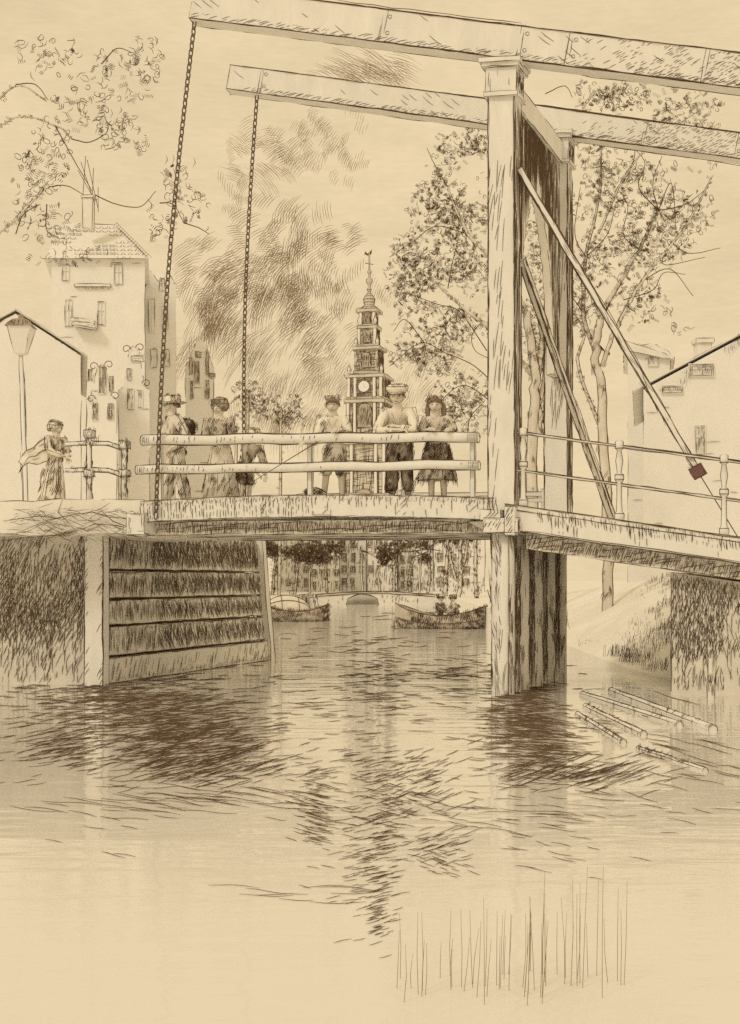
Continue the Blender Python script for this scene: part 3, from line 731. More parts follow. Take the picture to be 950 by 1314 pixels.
# left quay wall going back from the abutment, right one stays bank
mb = MB(); edge_pts = [(-2.7, 27.9), (-4.2, 40), (-4.5, 60), (-4.3, 96)]; zt_ = [2.5, 1.38, .73, .68]
lo = []; 
for (x, y), z in zip(edge_pts, zt_): lo.append((V((x, y, -.7)), V((x-.6, y, -.7)), V((x-.6, y, z)), V((x, y, z))))
mb.loft([[r[0], r[3], r[2], r[1]] for r in lo])
for (r0, r1) in zip(lo, lo[1:]):
    mb.edge(r0[3], r1[3], PX(45), dbl=1)
    mb.hatch(V((r0[3].x+.01, r0[3].y, 0)), V((r1[3].x+.01, r1[3].y, 0)), r1[3]+V((.01, 0, 0)), r0[3]+V((.01, 0, 0)), .2, 80, (.2, .5), PX(50), .5)
mb.build('quay_wall', [M['stone'], INK], label='low pale quay wall running back along the canal behind the covered boat', category='wall')

# ================================================================== trees
def leafcloud(mb, lobes, n, size, w, face=.3, hatchy=.6, thr=-.12):
    wts = [l[1].x*l[1].z for l in lobes]
    for i in range(n):
        c, r = random.choices(lobes, wts)[0]
        d = V((gau(0, 1), gau(0, 1), gau(0, 1))).normalized()*(rnd()**.4)
        p = c+V((d.x*r.x, d.y*r.y, d.z*r.z))
        if noise.noise(p*(1.1/(size*9))) < thr: continue
        t = V((gau(0, .5), gau(0, .3), gau(0, .5)+.25)).normalized()
        q = t.cross(V((gau(0, .3), -1, gau(0, .3)))).normalized()
        z = rnd()
        if z < hatchy:
            k = random.randint(2, 5); l = size*uni(.45, .9)
            if rnd() < .6:
                zz = []
                for j in range(k+1):
                    o = p+q*size*.27*j; zz += [o-t*l*uni(.35, .5), o+q*size*.06+t*l*uni(.35, .55)]
                mb.stroke(zz, w)
            else:
                for j in range(k):
                    o = p+q*size*.3*j; mb.stroke([o-t*l*.5, o+q*l*.08, o+t*l*uni(.3, .55)], w)
        elif z < hatchy+.3:
            r_ = size*uni(.28, .5); a0 = uni(0, 6)
            mb.stroke([p+t*r_*math.cos(a0+k*.95)*1.25+q*r_*.8*math.sin(a0+k*.95) for k in range(random.randint(5, 8))], w*.95)
        else:
            l = size*uni(.8, 1.6); mb.stroke([p, p+t*l*.5+q*l*.2, p+t*l], w)
        if rnd() < face:
            l = size*uni(.5, .95); o = p-V((0, -.01, 0))
            mb.add([o-t*l*.6, o+q*l*.3+V((0, .1*l, 0)), o+t*l*.6, o-q*l*.3+V((0, .1*l, 0))], [(0, 1, 2, 3)], 2)
def limb(mb, pts, r0, r1, w, ink=True, m=0):
    pts = [V(p) for p in pts]; n = len(pts)
    fine = []; q = [pts[0]*2-pts[1]]+pts+[pts[-1]*2-pts[-2]]
    for a in range(1, n):
        p0, p1, p2, p3 = q[a-1:a+3]
        for i in range(5):
            t = i/5
            fine.append((p1*2+(p2-p0)*t+(p0*2-p1*5+p2*4-p3)*t*t+(p1*3-p0-p2*3+p3)*t**3)*.5+V((gau(0, r0*.18), gau(0, r0*.2), gau(0, r0*.18))))
    fine.append(pts[-1]); k = len(fine)
    rr = [r0+(r1-r0)*i/(k-1) for i in range(k)]
    i0 = len(mb.f); mb.tube(fine, rr, 7, m)
    if ink:
        for sg in (-1, 1): mb.stroke([p+V((sg*r*.92, -r*.4, 0)) for p, r in zip(fine, rr)], w)
        if r0 > w*1.5: mb.hatch_faces(i0, len(mb.f), int(len(fine)*4), fine[-1]-fine[0] if False else V((.35, 0, .9)), (r0*.6, r0*2), w*.9, lambda c: True, 1, 4)
def tree(label, base, limbs, twigs, lobes, n, size, w, face=.3, hatchy=.6, group=None, name='tree', thr=-.12):
    T_ = thing(name, label, 'tree', base, group)
    mb = MB()
    for pts, r0, r1 in limbs: limb(mb, pts, r0, r1, w)
    mb.build('trunk', [M['bark'], INK], T_, True)
    mb = MB(); leafcloud(mb, lobes, n, size, w, face, hatchy, thr)
    for pts in twigs:
        limb(mb, pts, w*.75, w*.4, w, False, 1)
    mb.build('crown', [M['bark'], INK, M['leaf']], T_)
    return T_
def pp_(y, *uv): return [P(u, v, y+dy) for u, v, dy in uv]
def lob(y, *l): return [(P(u, v, y+dy), V((ru*1.12*y/F, rd*y/F, rv*1.1*y/F))) for u, v, ru, rv, dy, rd in l]
# tree behind the portal post
y = 34; w_ = PX(y, 1.0)
tree('leafy tree behind the tall near portal post, crown spreading over the bathers side of the sky' if False else 'leafy tree whose crown fills the sky between church spire and portal post', P(684, 814, y),
     [(pp_(y, (684, 818, 0), (683, 560, 0), (688, 490, 0), (676, 400, 0)), .16, .1), (pp_(y, (688, 490, 0), (700, 420, .3), (712, 330, .6), (706, 250, .5)), .1, .03),
      (pp_(y, (676, 400, 0), (640, 340, -.3), (600, 300, -.4), (575, 240, -.3)), .08, .02), (pp_(y, (683, 480, 0), (640, 430, -.4), (600, 400, -.5), (545, 350, -.6)), .07, .02),
      (pp_(y, (694, 560, 0), (692, 520, 0), (700, 470, .2), (690, 400, .3)), .09, .03)],
     [pp_(y, (640, 500, 0), (610, 470, .2), (570, 452, 0), (540, 440, -.1), (500, 470, 0)), pp_(y, (625, 450, 0), (590, 400, .2), (560, 390, 0), (520, 375, 0)), pp_(y, (600, 300, -.4), (560, 290, 0), (530, 310, 0), (500, 330, 0)),
      pp_(y, (640, 430, 0), (620, 415, 0), (606, 430, 0), (610, 450, 0), (632, 462, 0)), pp_(y, (636, 520, 0), (600, 495, 0), (575, 505, 0), (556, 530, 0)), pp_(y, (600, 560, 0), (604, 535, 0), (622, 515, 0)),
      pp_(y, (545, 440, 0), (520, 410, 0), (505, 425, 0)), pp_(y, (575, 240, 0), (560, 215, 0), (548, 190, 0)), pp_(y, (575, 370, 0), (580, 340, 0), (590, 300, 0))],
     lob(y, (592, 235, 44, 62, 0, 40), (565, 270, 40, 44, 0, 40), (600, 320, 38, 60, .2, 40), (560, 355, 46, 34, 0, 30), (545, 395, 44, 40, -.2, 30), (588, 420, 40, 46, 0, 30), (560, 470, 50, 24, 0, 30),
         (590, 510, 48, 34, 0, 40), (600, 535, 36, 26, 0, 30), (530, 450, 36, 20, 0, 30), (520, 350, 24, 44, 0, 20), (612, 190, 22, 30, 0, 20), (695, 320, 26, 70, .4, 30), (690, 430, 22, 60, .3, 30), (530, 320, 26, 20, 0, 20)),
     3000, .125, w_*.92, .2, .58, thr=-.2)
y = 30; w_ = PX(y, 1.0)
tree('tree with forked pale trunk and spreading branches beyond the ramp and raking strut', P(779, 790, y),
     [(pp_(y, (779, 800, 0), (780, 690, 0), (774, 560, 0), (772, 500, 0), (764, 450, 0), (770, 410, 0)), .125, .085), (pp_(y, (770, 410, 0), (790, 370, .2), (820, 320, .2), (845, 270, .1)), .065, .025),
      (pp_(y, (772, 470, 0), (792, 420, -.2), (825, 360, -.3), (880, 290, -.3), (915, 225, -.2)), .055, .012), (pp_(y, (764, 450, 0), (748, 400, .2), (752, 330, .3), (768, 260, .3), (772, 180, .3)), .055, .015),
      (pp_(y, (775, 560, 0), (742, 470, 0), (750, 430, 0), (736, 400, 0)), .045, .012), (pp_(y, (768, 300, 0), (800, 230, 0), (840, 180, 0), (900, 140, 0)), .028, .01)],
     [pp_(y, (845, 270, 0), (838, 235, 0), (850, 200, 0)), pp_(y, (845, 270, 0), (880, 262, 0), (910, 240, 0)), pp_(y, (845, 270, 0), (862, 235, 0), (868, 300, 0)), pp_(y, (880, 290, 0), (850, 338, 0), (905, 330, 0)),
      pp_(y, (752, 330, 0), (738, 300, 0), (745, 240, 0)), pp_(y, (825, 360, 0), (860, 345, 0), (890, 380, 0)), pp_(y, (800, 230, 0), (815, 200, 0), (810, 160, 0)), pp_(y, (700, 120, 0), (725, 110, 0), (735, 125, 0)), pp_(y, (820, 320, .2), (800, 300, 0), (806, 265, 0), (792, 240, 0)), pp_(y, (860, 310, -.3), (885, 325, 0), (925, 318, 0)), pp_(y, (752, 330, .3), (780, 300, .3), (790, 262, .2)), pp_(y, (800, 385, 0), (838, 372, 0), (852, 350, 0), (880, 352, 0)), pp_(y, (748, 400, .2), (730, 372, .1), (728, 340, 0)), pp_(y, (845, 270, .1), (820, 240, 0), (828, 210, 0), (815, 190, 0))],
     lob(y, (760, 130, 40, 22, .3, 30), (800, 125, 36, 20, 0, 30), (880, 140, 40, 30, 0, 30), (770, 215, 40, 34, .2, 30), (820, 250, 52, 44, 0, 40), (760, 290, 36, 46, .2, 30), (850, 300, 46, 36, 0, 30), (800, 330, 46, 44, 0, 30),
         (890, 260, 30, 40, 0, 30), (830, 390, 44, 26, 0, 20), (860, 410, 30, 20, 0, 20), (745, 380, 22, 50, 0, 20), (900, 190, 36, 34, 0, 30)),
     1900, .12, w_*.92, .16, .55, thr=-.22)
y = 27; w_ = PX(y, 1.05)
tree('sparse tree reaching in over the tiled house, its loose curling leaves wide apart', P(-42, 668, y),
     [(pp_(y, (-42, 690, 0), (-40, 480, 0), (-34, 300, 0), (-30, 150, 0)), .2, .1), (pp_(y, (-38, 330, 0), (10, 290, -.2), (45, 255, -.3), (62, 232, -.3)), .04, .012),
      (pp_(y, (-34, 190, 0), (20, 150, 0), (70, 160, 0), (92, 178, 0)), .03, .01), (pp_(y, (-30, 160, 0), (20, 110, .2), (60, 130, .2)), .025, .01)],
     [pp_(y, (20, 108, 0), (45, 108, 0), (62, 128, 0)), pp_(y, (92, 178, 0), (115, 182, 0), (138, 168, 0), (135, 150, 0)), pp_(y, (70, 160, 0), (95, 205, 0), (118, 245, 0)), pp_(y, (62, 240, 0), (85, 238, 0), (108, 250, 0)),
      pp_(y, (122, 250, 0), (150, 262, 0), (180, 265, 0), (200, 245, 0)), pp_(y, (205, 260, 0), (222, 262, 0), (236, 285, 0)), pp_(y, (60, 262, 0), (60, 295, 0), (76, 305, 0)), pp_(y, (130, 82, 0), (150, 62, 0), (172, 68, 0)),
      pp_(y, (236, 286, 0), (255, 292, 0), (268, 300, 0)), pp_(y, (20, 300, 0), (30, 275, 0), (52, 262, 0))],
     lob(y, (60, 70, 40, 24, 0, 20), (130, 130, 60, 40, 0, 30), (150, 80, 40, 18, 0, 20), (190, 80, 24, 40, 0, 20), (110, 170, 60, 26, 0, 20), (60, 200, 36, 34, 0, 20), (40, 250, 34, 50, 0, 20), (160, 180, 36, 20, 0, 20),
         (60, 290, 40, 24, 0, 20), (90, 330, 60, 14, 0, 20), (200, 290, 30, 22, 0, 20), (230, 240, 24, 40, 0, 20), (252, 270, 20, 30, 0, 14)),
     560, .135, w_, .04, .36, thr=-.55)
# trees along the canal beyond the bridge
lib = [('spindly canal tree just left of the arched bridge end', 398, 763, 88, (402, 712, 20, 12), .07), ('thin upright canal tree before the middle of the far houses', 466, 760, 98, (464, 704, 16, 10), .07), ('slight canal tree right of the arched bridge opening', 488, 760, 97, (489, 712, 14, 12), .07), ('tall thin canal tree between the dense tree and the bushy one', 538, 761, 93, (541, 708, 15, 12), .07), ('thin canal tree with dark hatched crown above the covered boat', 350, 764, 82, (358, 704, 34, 14), .09), ('slim canal tree standing beside the end of the plank abutment', 336, 766, 74, (342, 700, 22, 12), .09),
       ('leaning canal tree between the covered boat and the far houses', 378, 763, 86, (384, 706, 26, 14), .09), ('far canal tree in front of the broad windowed house', 420, 760, 99, (418, 700, 26, 12), .1),
       ('dark rounded canal tree over the end of the little arched bridge', 506, 760, 99, (510, 705, 26, 16), .11), ('dense dark canal tree just beyond the little arched bridge', 526, 760, 100, (534, 703, 28, 17), .11),
       ('bushy canal tree between arched bridge and rowing boat', 549, 760, 98, (552, 700, 24, 16), .11), ('bent pale canal tree rising behind the rowing boat bow', 572, 765, 76, (576, 690, 20, 12), .13),
       ('forked canal tree rising behind the two people in the rowing boat', 588, 766, 72, (594, 682, 18, 10), .13), ('bare leaning trunk between rowing boat and pier', 612, 768, 66, (610, 676, 16, 10), .1)]
for lab, u, v, y, (cu, cv, ru, rv), r in lib:
    w_ = PX(y, 1.05)
    zt_g = P(u, v, y)
    tp = cv+rv*.3
    limbs = [(pp_(y, (u, v+2, 0), (u+uni(-3, 3), v-25, 0), (u+(cu-u)*.6, tp+10, 0), (cu, tp-8, 0)), r, r*.45)]
    if 'forked' in lab: limbs.append((pp_(y, (u, v-20, 0), (u+9, v-50, 0), (u+14, v-86, 0)), r*.7, r*.4)); limbs.append((pp_(y, (u-2, v-20, 0), (u-10, v-50, 0), (u-6, v-80, 0)), r*.6, r*.3))
    tw = [pp_(y, (cu, tp, 0), (cu+uni(-1, 1)*ru, cv+uni(-.5, .8)*rv, 0)) for _ in range(5)]
    tree(lab, zt_g, limbs, tw, [(P(cu, cv, y), V((ru, ru, rv))*(y/F)), (P(cu-ru*.5, cv+4, y), V((ru*.6, ru*.6, rv*.7))*(y/F)), (P(cu+ru*.5, cv+6, y), V((ru*.6, ru*.6, rv*.8))*(y/F))],
         260 if 'trunk' not in lab else 50, 5.0*y/F, w_, .3, .7, 'trees along the canal beyond the drawbridge')
# bushes beyond the landing
for lab, cu, cv, ru, rv, y, n in (('ragged bush with dark clumps behind the woman in bonnet', 315, 510, 26, 26, 62, 120), ('low feathery bush between the far chain and the church tower', 358, 520, 34, 26, 80, 130),
                               ('small round bush low behind the far chain end', 300, 548, 20, 20, 70, 60)):
    Tb = thing('bush', lab, 'bush', V((X(cu, y), y, .8)), 'bushes behind the bridge')
    mb = MB(); limb(mb, [V((X(cu, y), y, .6)), V((X(cu+3, y), y, Z(cv+rv, y))), P(cu, cv, y)], .1, .03, PX(y)); mb.build('trunk', [M['bark'], INK], Tb, True)
    mb = MB(); leafcloud(mb, [(P(cu, cv, y), V((ru, ru, rv))*(y/F)), (P(cu+ru*.4, cv+rv*.5, y), V((ru, ru, rv))*(y/F*.7))], n, 5.5*y/F, PX(y, 1), .1, .75)
    mb.build('crown', [M['bark'], INK, M['leaf']], Tb)

# ================================================================== houses
def window(par, T_, c, w, h, ink, ax=V((1, 0, 0)), nrm=V((0, -1, 0)), arch=False, dark=True, pane=True):
    mb = MB(); t = max(.05, w*.09)
    for sx in (-1, 1): mb.box(c+ax*sx*(w/2)+nrm*.03, ax*t/2, nrm*.04, UP*(h/2+t/2), 0)
    for sz in (-1, 1): mb.box(c+UP*sz*(h/2)+nrm*.032, ax*(w/2-t/2), nrm*.04, UP*t/2, 0)
    mb.box(c+nrm*.03, ax*t*.3, nrm*.03, UP*(h/2-t/2), 0); mb.box(c+UP*h*.12+nrm*.029, ax*(w/2-t/2), nrm*.029, UP*t*.3, 0)
    e = nrm*.08
    q = [c-ax*w/2-UP*h/2+e, c+ax*w/2-UP*h/2+e, c+ax*w/2+UP*h/2+e, c-ax*w/2+UP*h/2+e]
    for i in range(4):
        if rnd() < .85: mb.edge(q[i], q[(i+1) % 4], ink, dbl=.3)
    if dark: mb.hatch(*q, ink*2.0, 86, (h*.2, h*.6), ink*.9, .8 if dark is True else dark, .2)
    o = mb.build('window', [M['stone'], INK], T_)
    if pane:
        mb = MB(); mb.box(c+nrm*.012, ax*(w/2-t/2), nrm*.012, UP*(h/2-t/2), 0)
        mb.build('pane', [M['glass'] if dark is True else M['plaster'], INK], under(o, T_))
EXT = [0]
def house(name, label, out, y, depth, wm_='plaster', wins=(), group=None, roof=None, chim=None, courses=.0, door=None, ink_k=1.0, extra=None, pane=True, dk=True):
    us = [u for u, v in out]; uk = max(us) if max(us) < 400 else (min(us) if min(us) > 640 else 475); sk = (uk-475)/F*1.01; EXT[0] = sk
    """out: facade outline [(u,v)] seen at distance y, starting bottom-left and clockwise up"""
    zf = .3 if y > 45 else 1.0
    p = [P(u, v, y) if v < 690 or group and 'closing' in group else V((X(u, y), y, zf)) for u, v in out]; xs = [q.x for q in p]; zb = min(q.z for q in p)
    T_ = thing(name, label, 'house', V((sum(xs)/len(xs), y, zb)), group); ink = PX(y, ink_k)
    mb = MB(); mb.loose = not (group and 'closing' in group); mb.prism(p, V((sk*depth, depth, 0)), 0, ink)
    zt = max(q.z for q in p); x0, x1 = min(xs), max(xs)
    if courses:
        lowe = sorted(q.z for q in p)[len(p)//2]
        mb.hatch(V((x0, y-.02, zb)), V((x1, y-.02, zb)), V((x1, y-.02, lowe)), V((x0, y-.02, lowe)), ink*4, 0, (ink*6, ink*22), ink*.8, courses, 1.2)
    if group and 'closing' in group:
        for q in range(2): mb.hatch(V((x0, y-.02, zb)), V((x1, y-.02, zb)), V((x1, y-.02, zt)), V((x0, y-.02, zt)), ink*3.2, 89-3*q, (ink*5, ink*18), ink*.8, lambda a, b: .6 if noise.noise(V((a*4+y, b*3, q))) > .0 and b < .8 else .06, .4)
    mb.build('wall', [M[wm_], INK], T_)
    for (u, v, wu, hv) in wins:
        window(None, T_, P(u, v, y), wu*y/F, hv*y/F, ink, pane=pane, dark=dk)
    if door:
        u, v, wu, hv = door; c = P(u, v, y); mb = MB(); w_, h_ = wu*y/F, hv*y/F
        mb.box(c+V((0, -.04, 0)), V((w_/2, 0, 0)), V((0, .05, 0)), UP*h_/2, 0, ink)
        mb.hatch(c+V((-w_/2, -.1, -h_/2)), c+V((w_/2, -.1, -h_/2)), c+V((w_/2, -.1, h_/2)), c+V((-w_/2, -.1, h_/2)), ink*2, 90, (h_*.3, h_*.8), ink, .8); mb.build('door', [M['grey'], INK], T_)
    rf = None
    if roof: rf = roof(T_, y, depth, ink)
    if chim:
        u0, u1, v0, v1 = chim; mb = MB(); cx = X((u0+u1)/2, y+1.2); w_ = (u1-u0)*y/F/2
        z0, z1 = Z(v1, y)-.6, Z(v0, y)
        mb.box(V((cx, y+1.2, (z0+z1)/2)), V((w_, 0, 0)), V((0, w_, 0)), UP*(z1-z0)/2, 0, ink)
        mb.box(V((cx, y+1.2, z1+.06)), V((w_*1.25, 0, 0)), V((0, w_*1.25, 0)), UP*.07, 0, ink)
        mb.build('chimney', [M['stone'], INK], under(rf, T_) if rf else T_)
    if extra: extra(T_, y, ink)
    return T_
# tall house with scalloped tile hip roof (left, far)
def hiproof(T_, y, depth, ink):
    mb = MB(); e = .4
    el, er = P(58, 333, y), P(192, 333, y); rl, rr = P(80, 262, y), P(146, 264, y)
    el.y = er.y = y-e; rl.y = rr.y = y+depth/2
    bl, brr = el.copy(), er.copy(); bl.y = brr.y = y+depth+e; bl.x += EXT[0]*depth; brr.x += EXT[0]*depth; rl.x += EXT[0]*depth/2; rr.x += EXT[0]*depth/2
    mb.add([el, er, rr, rl, bl, brr], [(0, 1, 2, 3), (4, 0, 3), (1, 5, 2), (5, 4, 3, 2), (0, 4, 5, 1)])
    n = 9
    for r in range(n):
        f = r/n; a, b_ = el.lerp(rl, f), er.lerp(rr, f); m_ = int((b_-a).length/.42)
        for i in range(m_):
            if noise.noise(V((i*.16, r*.3, 2))) < -.02: continue
            c = a.lerp(b_, (i+.5*(r % 2))/m_)+V((0, -.05, .1)); q = .19
            mb.stroke([c+V((q*math.cos(t), -.02, q*.9*math.sin(t))) for t in [PI+PI*k/5 for k in range(6)]], ink*.9)
            if noise.noise(V((i*.2, r*.4, 9))) > .15: mb.stroke([c+V((q*math.cos(t)*.7, -.03, q*.7*math.sin(t)+.05)) for t in [PI+PI*k/4 for k in range(5)]], ink*.9)
    for i in range(16):   # ridge tiles on the right hip
        c = er.lerp(rr, i/16); mb.stroke([c+V((-.25, -.06, 0)), c+V((0, -.1, .22)), c+V((.2, -.06, .02))], ink)
    for a, b_ in ((er, rr), (rl, rr)): mb.edge(a+V((0, -.05, 0)), b_+V((0, -.05, 0)), ink, dbl=1)
    mb.edge(el+V((0, -.05, -.05)), er+V((0, -.05, -.05)), ink*.8)
    return mb.build('roof', [M['tile'], INK], T_)
def hoist(T_, y, ink):
    mb = MB(); c = P(108, 415, y-.5); w_ = 15*y/F
    p = mb.box(c, V((w_, 0, -.12)), V((0, .4, 0)), UP*.22, 0, ink); mb.hatch(p[0], p[1], p[5], p[4], ink*2, 10, (.3, 1), ink, .7); mb.build('hoist_beam', [M['grey'], INK], T_)
    mb = MB(); a, b_ = P(96, 366, y-.1), P(142, 366, y-.1); mb.beam(a, b_, .2, .15, 0, ink); a, b_ = P(108, 372, y-.1), P(142, 372, y-.1); mb.hatch(a, b_, b_+UP*.2, a+UP*.2, ink*2, 80, (.1, .2), ink, .8); mb.build('ledge', [M['stone'], INK], T_)
    mb = MB()
    for a, b_ in (((104, 208), (122, 262)), ((110, 200), (106, 258)), ((112, 205), (126, 268)), ((120, 215), (118, 270)), ((126, 240), (126, 272)), ((100, 218), (118, 250))):
        mb.tube([P(a[0], a[1], y+1.2), P(b_[0], b_[1], y+1.2)], ink*.5, 6, 1)
    mb.build('pole', [M['grey'], INK], T_)
house('tall_house', 'tall pale house with scalloped tile roof and bare poles at its chimney', [(66, 735), (66, 330), (186, 330), (186, 735)], 85, 9, 'plaster',
      [(88, 402, 9, 34), (152, 352, 10, 26), (130, 402, 9, 30), (84, 350, 9, 20)], None, hiproof, (107, 120, 248, 275), .02, None, .85, hoist, False, .05)
house('gabled_house', 'narrow house with zigzag pediment beside the long near chain', [(186, 735), (186, 372), (192, 346), (204, 362), (216, 347), (226, 368), (226, 735)], 92, 8, 'plaster',
      [(186+9, 405, 8, 44), (208, 365, 6, 16), (212, 408, 7, 30), (198, 460, 8, 24), (214, 460, 7, 22)], 'gabled houses left of the bridge', None, None, .02, None, .95, None, True, .25)
def lowroof(T_, y, depth, ink):
    mb = MB(); mb.loose = True
    for a, b_ in (((-90, 456), (20, 398)), ((20, 398), (112, 458))):
        p, q = P(a[0], a[1], y-.04), P(b_[0], b_[1], y-.04); t = UP*.03; p += UP*.01; q += UP*.01
        mb.prism([p, q, q+t, p+t], V((EXT[0]*depth, depth+.1, 0)), 0, ink*.45)
    return mb.build('roof', [M['tile'], INK], T_)
house('low_house', 'plain low house with a broad gable behind the street lamp', [(-80, 690), (-80, 456), (20, 402), (104, 456), (104, 690)], 36, 8, 'plaster',
      [(-30, 520, 18, 40)], None, lowroof, None, .0, (60-90, 640, 20, 60), .95)
# neck-gable houses
def neck(u0, u1, vt, vs, vb): 
    um = (u0+u1)/2; w_ = (u1-u0)/2
    return [(u0, vb), (u0, vs), (u0+w_*.25, vs-2), (u0+w_*.4, vs-12), (u0+w_*.55, vs-(vs-vt)*.6), (um-w_*.35, vt+8), (um-w_*.3, vt+3), (um, vt), (um+w_*.3, vt+3), (um+w_*.35, vt+8), (u1-w_*.55, vs-(vs-vt)*.6), (u1-w_*.4, vs-12), (u1-w_*.25, vs-2), (u1, vs), (u1, vb)]
def scrolls(us, vs_):
    def f(T_, y, ink):
        mb = MB()
        for u, v, sg in us:
            c = P(u, v, y-.1); r = 6*y/F
            mb = MB(); mb.tube([c+V((sg*r*(1-i*.08)*math.cos(i*.75), 0, r*(1-i*.08)*math.sin(i*.75))) for i in range(9)], ink*.55, 5, 1)
            mb.build('scroll', [M['stone'], INK], T_)
    return f
house('gabled_house', 'small house with dark arched window and scrolled neck gable above the left railing', neck(111, 150, 468, 512, 735), 70, 7, 'plaster',
      [(131, 488, 9, 34), (143, 492, 6, 20), (116, 482, 6, 16), (122, 528, 6, 22), (142, 528, 7, 20)], 'gabled houses left of the bridge', None, None, .03, None, .95, scrolls([(120, 470, 1), (140, 468, -1), (117, 512, 1), (148, 508, -1)], 0))
house('gabled_house', 'small house with swan neck gable and short attic bar window, beside dark arched window house', neck(152, 192, 444, 500, 735), 72, 7, 'plaster',
      [(177, 460, 16, 8), (166, 480, 5, 14), (168, 512, 7, 26), (180, 512, 6, 22)], 'gabled houses left of the bridge', None, None, .03, None, .95, scrolls([(162, 448, 1), (180, 446, -1), (188, 492, -1)], 0), True, .5)
house('gabled_house', 'slender gabled house standing between the two hanging chains', [(238, 735), (238, 470), (246, 455), (252, 438), (262, 438), (268, 455), (274, 470), (274, 735)], 100, 8, 'plaster',
      [(255, 455, 8, 8), (253, 478, 6, 30), (266, 466, 5, 30), (245, 470, 5, 22), (246, 500, 5, 24), (266, 500, 5, 24), (272, 482, 8, 6)], 'gabled houses left of the bridge', None, None, .05, None, .9)
# house at right with roof slope
def rroof(T_, y, depth, ink):
    mb = MB(); mb.loose = True
    a, b_ = P(812, 503, y-.05), P(1010, 398, y-.05); t = UP*.04; a += UP*.012; b_ += UP*.012
    mb.prism([a, b_, b_+t, a+t], V((EXT[0]*depth, depth+.1, 0)), 0, ink*.5)
    a2, b2 = P(1010, 398, y-.3), P(1200, 500, y-.3); a2 += UP*.012; b2 += UP*.012; mb.prism([a2, b2, b2+t, a2+t], V((EXT[0]*depth, depth+.1, 0)), 0, ink*.5)
    mb.hatch(a-UP*.5+V((.5, -.02, 0)), b_-UP*.5+V((-.5, -.02, 0)), b_-UP*.05+V((-.5, -.02, 0)), a-UP*.05+V((.5, -.02, 0)), ink*2.2, 90, (.1, .35), ink*.8, lambda x, y_: .6 if noise.noise(V((x*5, 1, 1))) > .15 else .02)
    return mb.build('roof', [M['tile'], INK], T_)
house('gable_house', 'broad house with long sloping roof behind the ramp handrail', [(826, 700), (826, 500), (1010, 402), (1190, 500), (1190, 700)], 40, 9, 'plaster',
      [(900, 475, 30, 14), (862, 500, 26, 8), (898, 565, 12, 36)], None, rroof, (893, 912, 432, 470), .03, None, .85, None, True, .6)
house('brick_shed', 'small shed with pitched roof half hidden by tree branches', [(806, 700), (806, 448), (838, 440), (860, 452), (860, 700)], 52, 6, 'plaster', [(838, 462, 12, 14)], None,
      lambda T_, y, d, ink: (lambda mb: (setattr(mb, 'loose', True), mb.prism([P(800, 448, y-.2), P(866, 462, y-.2), P(866, 458, y-.2), P(800, 436, y-.2)], V((EXT[0]*d, d, 0)), 0, ink), mb.build('roof', [M['tile'], INK], T_))[2])(MB()), None, .03, None, .85, None, True, .4)
# row of houses closing the canal
rowlab = ['narrow far house seen behind the thin canal trees', 'far house with tall shop front beside the leaning canal tree', 'broad far house with three rows of dark windows over the arched bridge',
          'far house with a pedimented attic window behind the arched bridge', 'plain far house with wide openings behind the dark canal trees', 'pale far house glimpsed between the bent canal trunks']
row = [(352, 398, 668, 112), (399, 436, 664, 110), (436, 470, 655, 112), (471, 510, 650, 111), (511, 556, 664, 113), (557, 622, 668, 112)]
for i, (u0, u1, vt, y) in enumerate(row):
    wins = []
    nc = 4 if u1-u0 > 36 else 3
    for r, vv in enumerate((697, 715, 731, 747)):
        if r == 0 and i not in (2, 3): continue
        for c in range(nc):
            if rnd() < .16: continue
            wins.append((u0+(u1-u0)*(c+.5)/nc+uni(-1, 1), vv+row[i][3]%3-1+uni(-.5, .5)+(3 if i in (1, 4) else 0), (u1-u0)/nc*uni(.42, .62), uni(8, 12)))
    house('canal_house', rowlab[i], [(u0, 763), (u0, vt+6), ((u0+u1)/2-6, vt), ((u0+u1)/2+6, vt), (u1, vt+6), (u1, 763)], y, 8, 'plaster', wins, 'houses closing the far end of the canal', None, None, .05, None, .85)

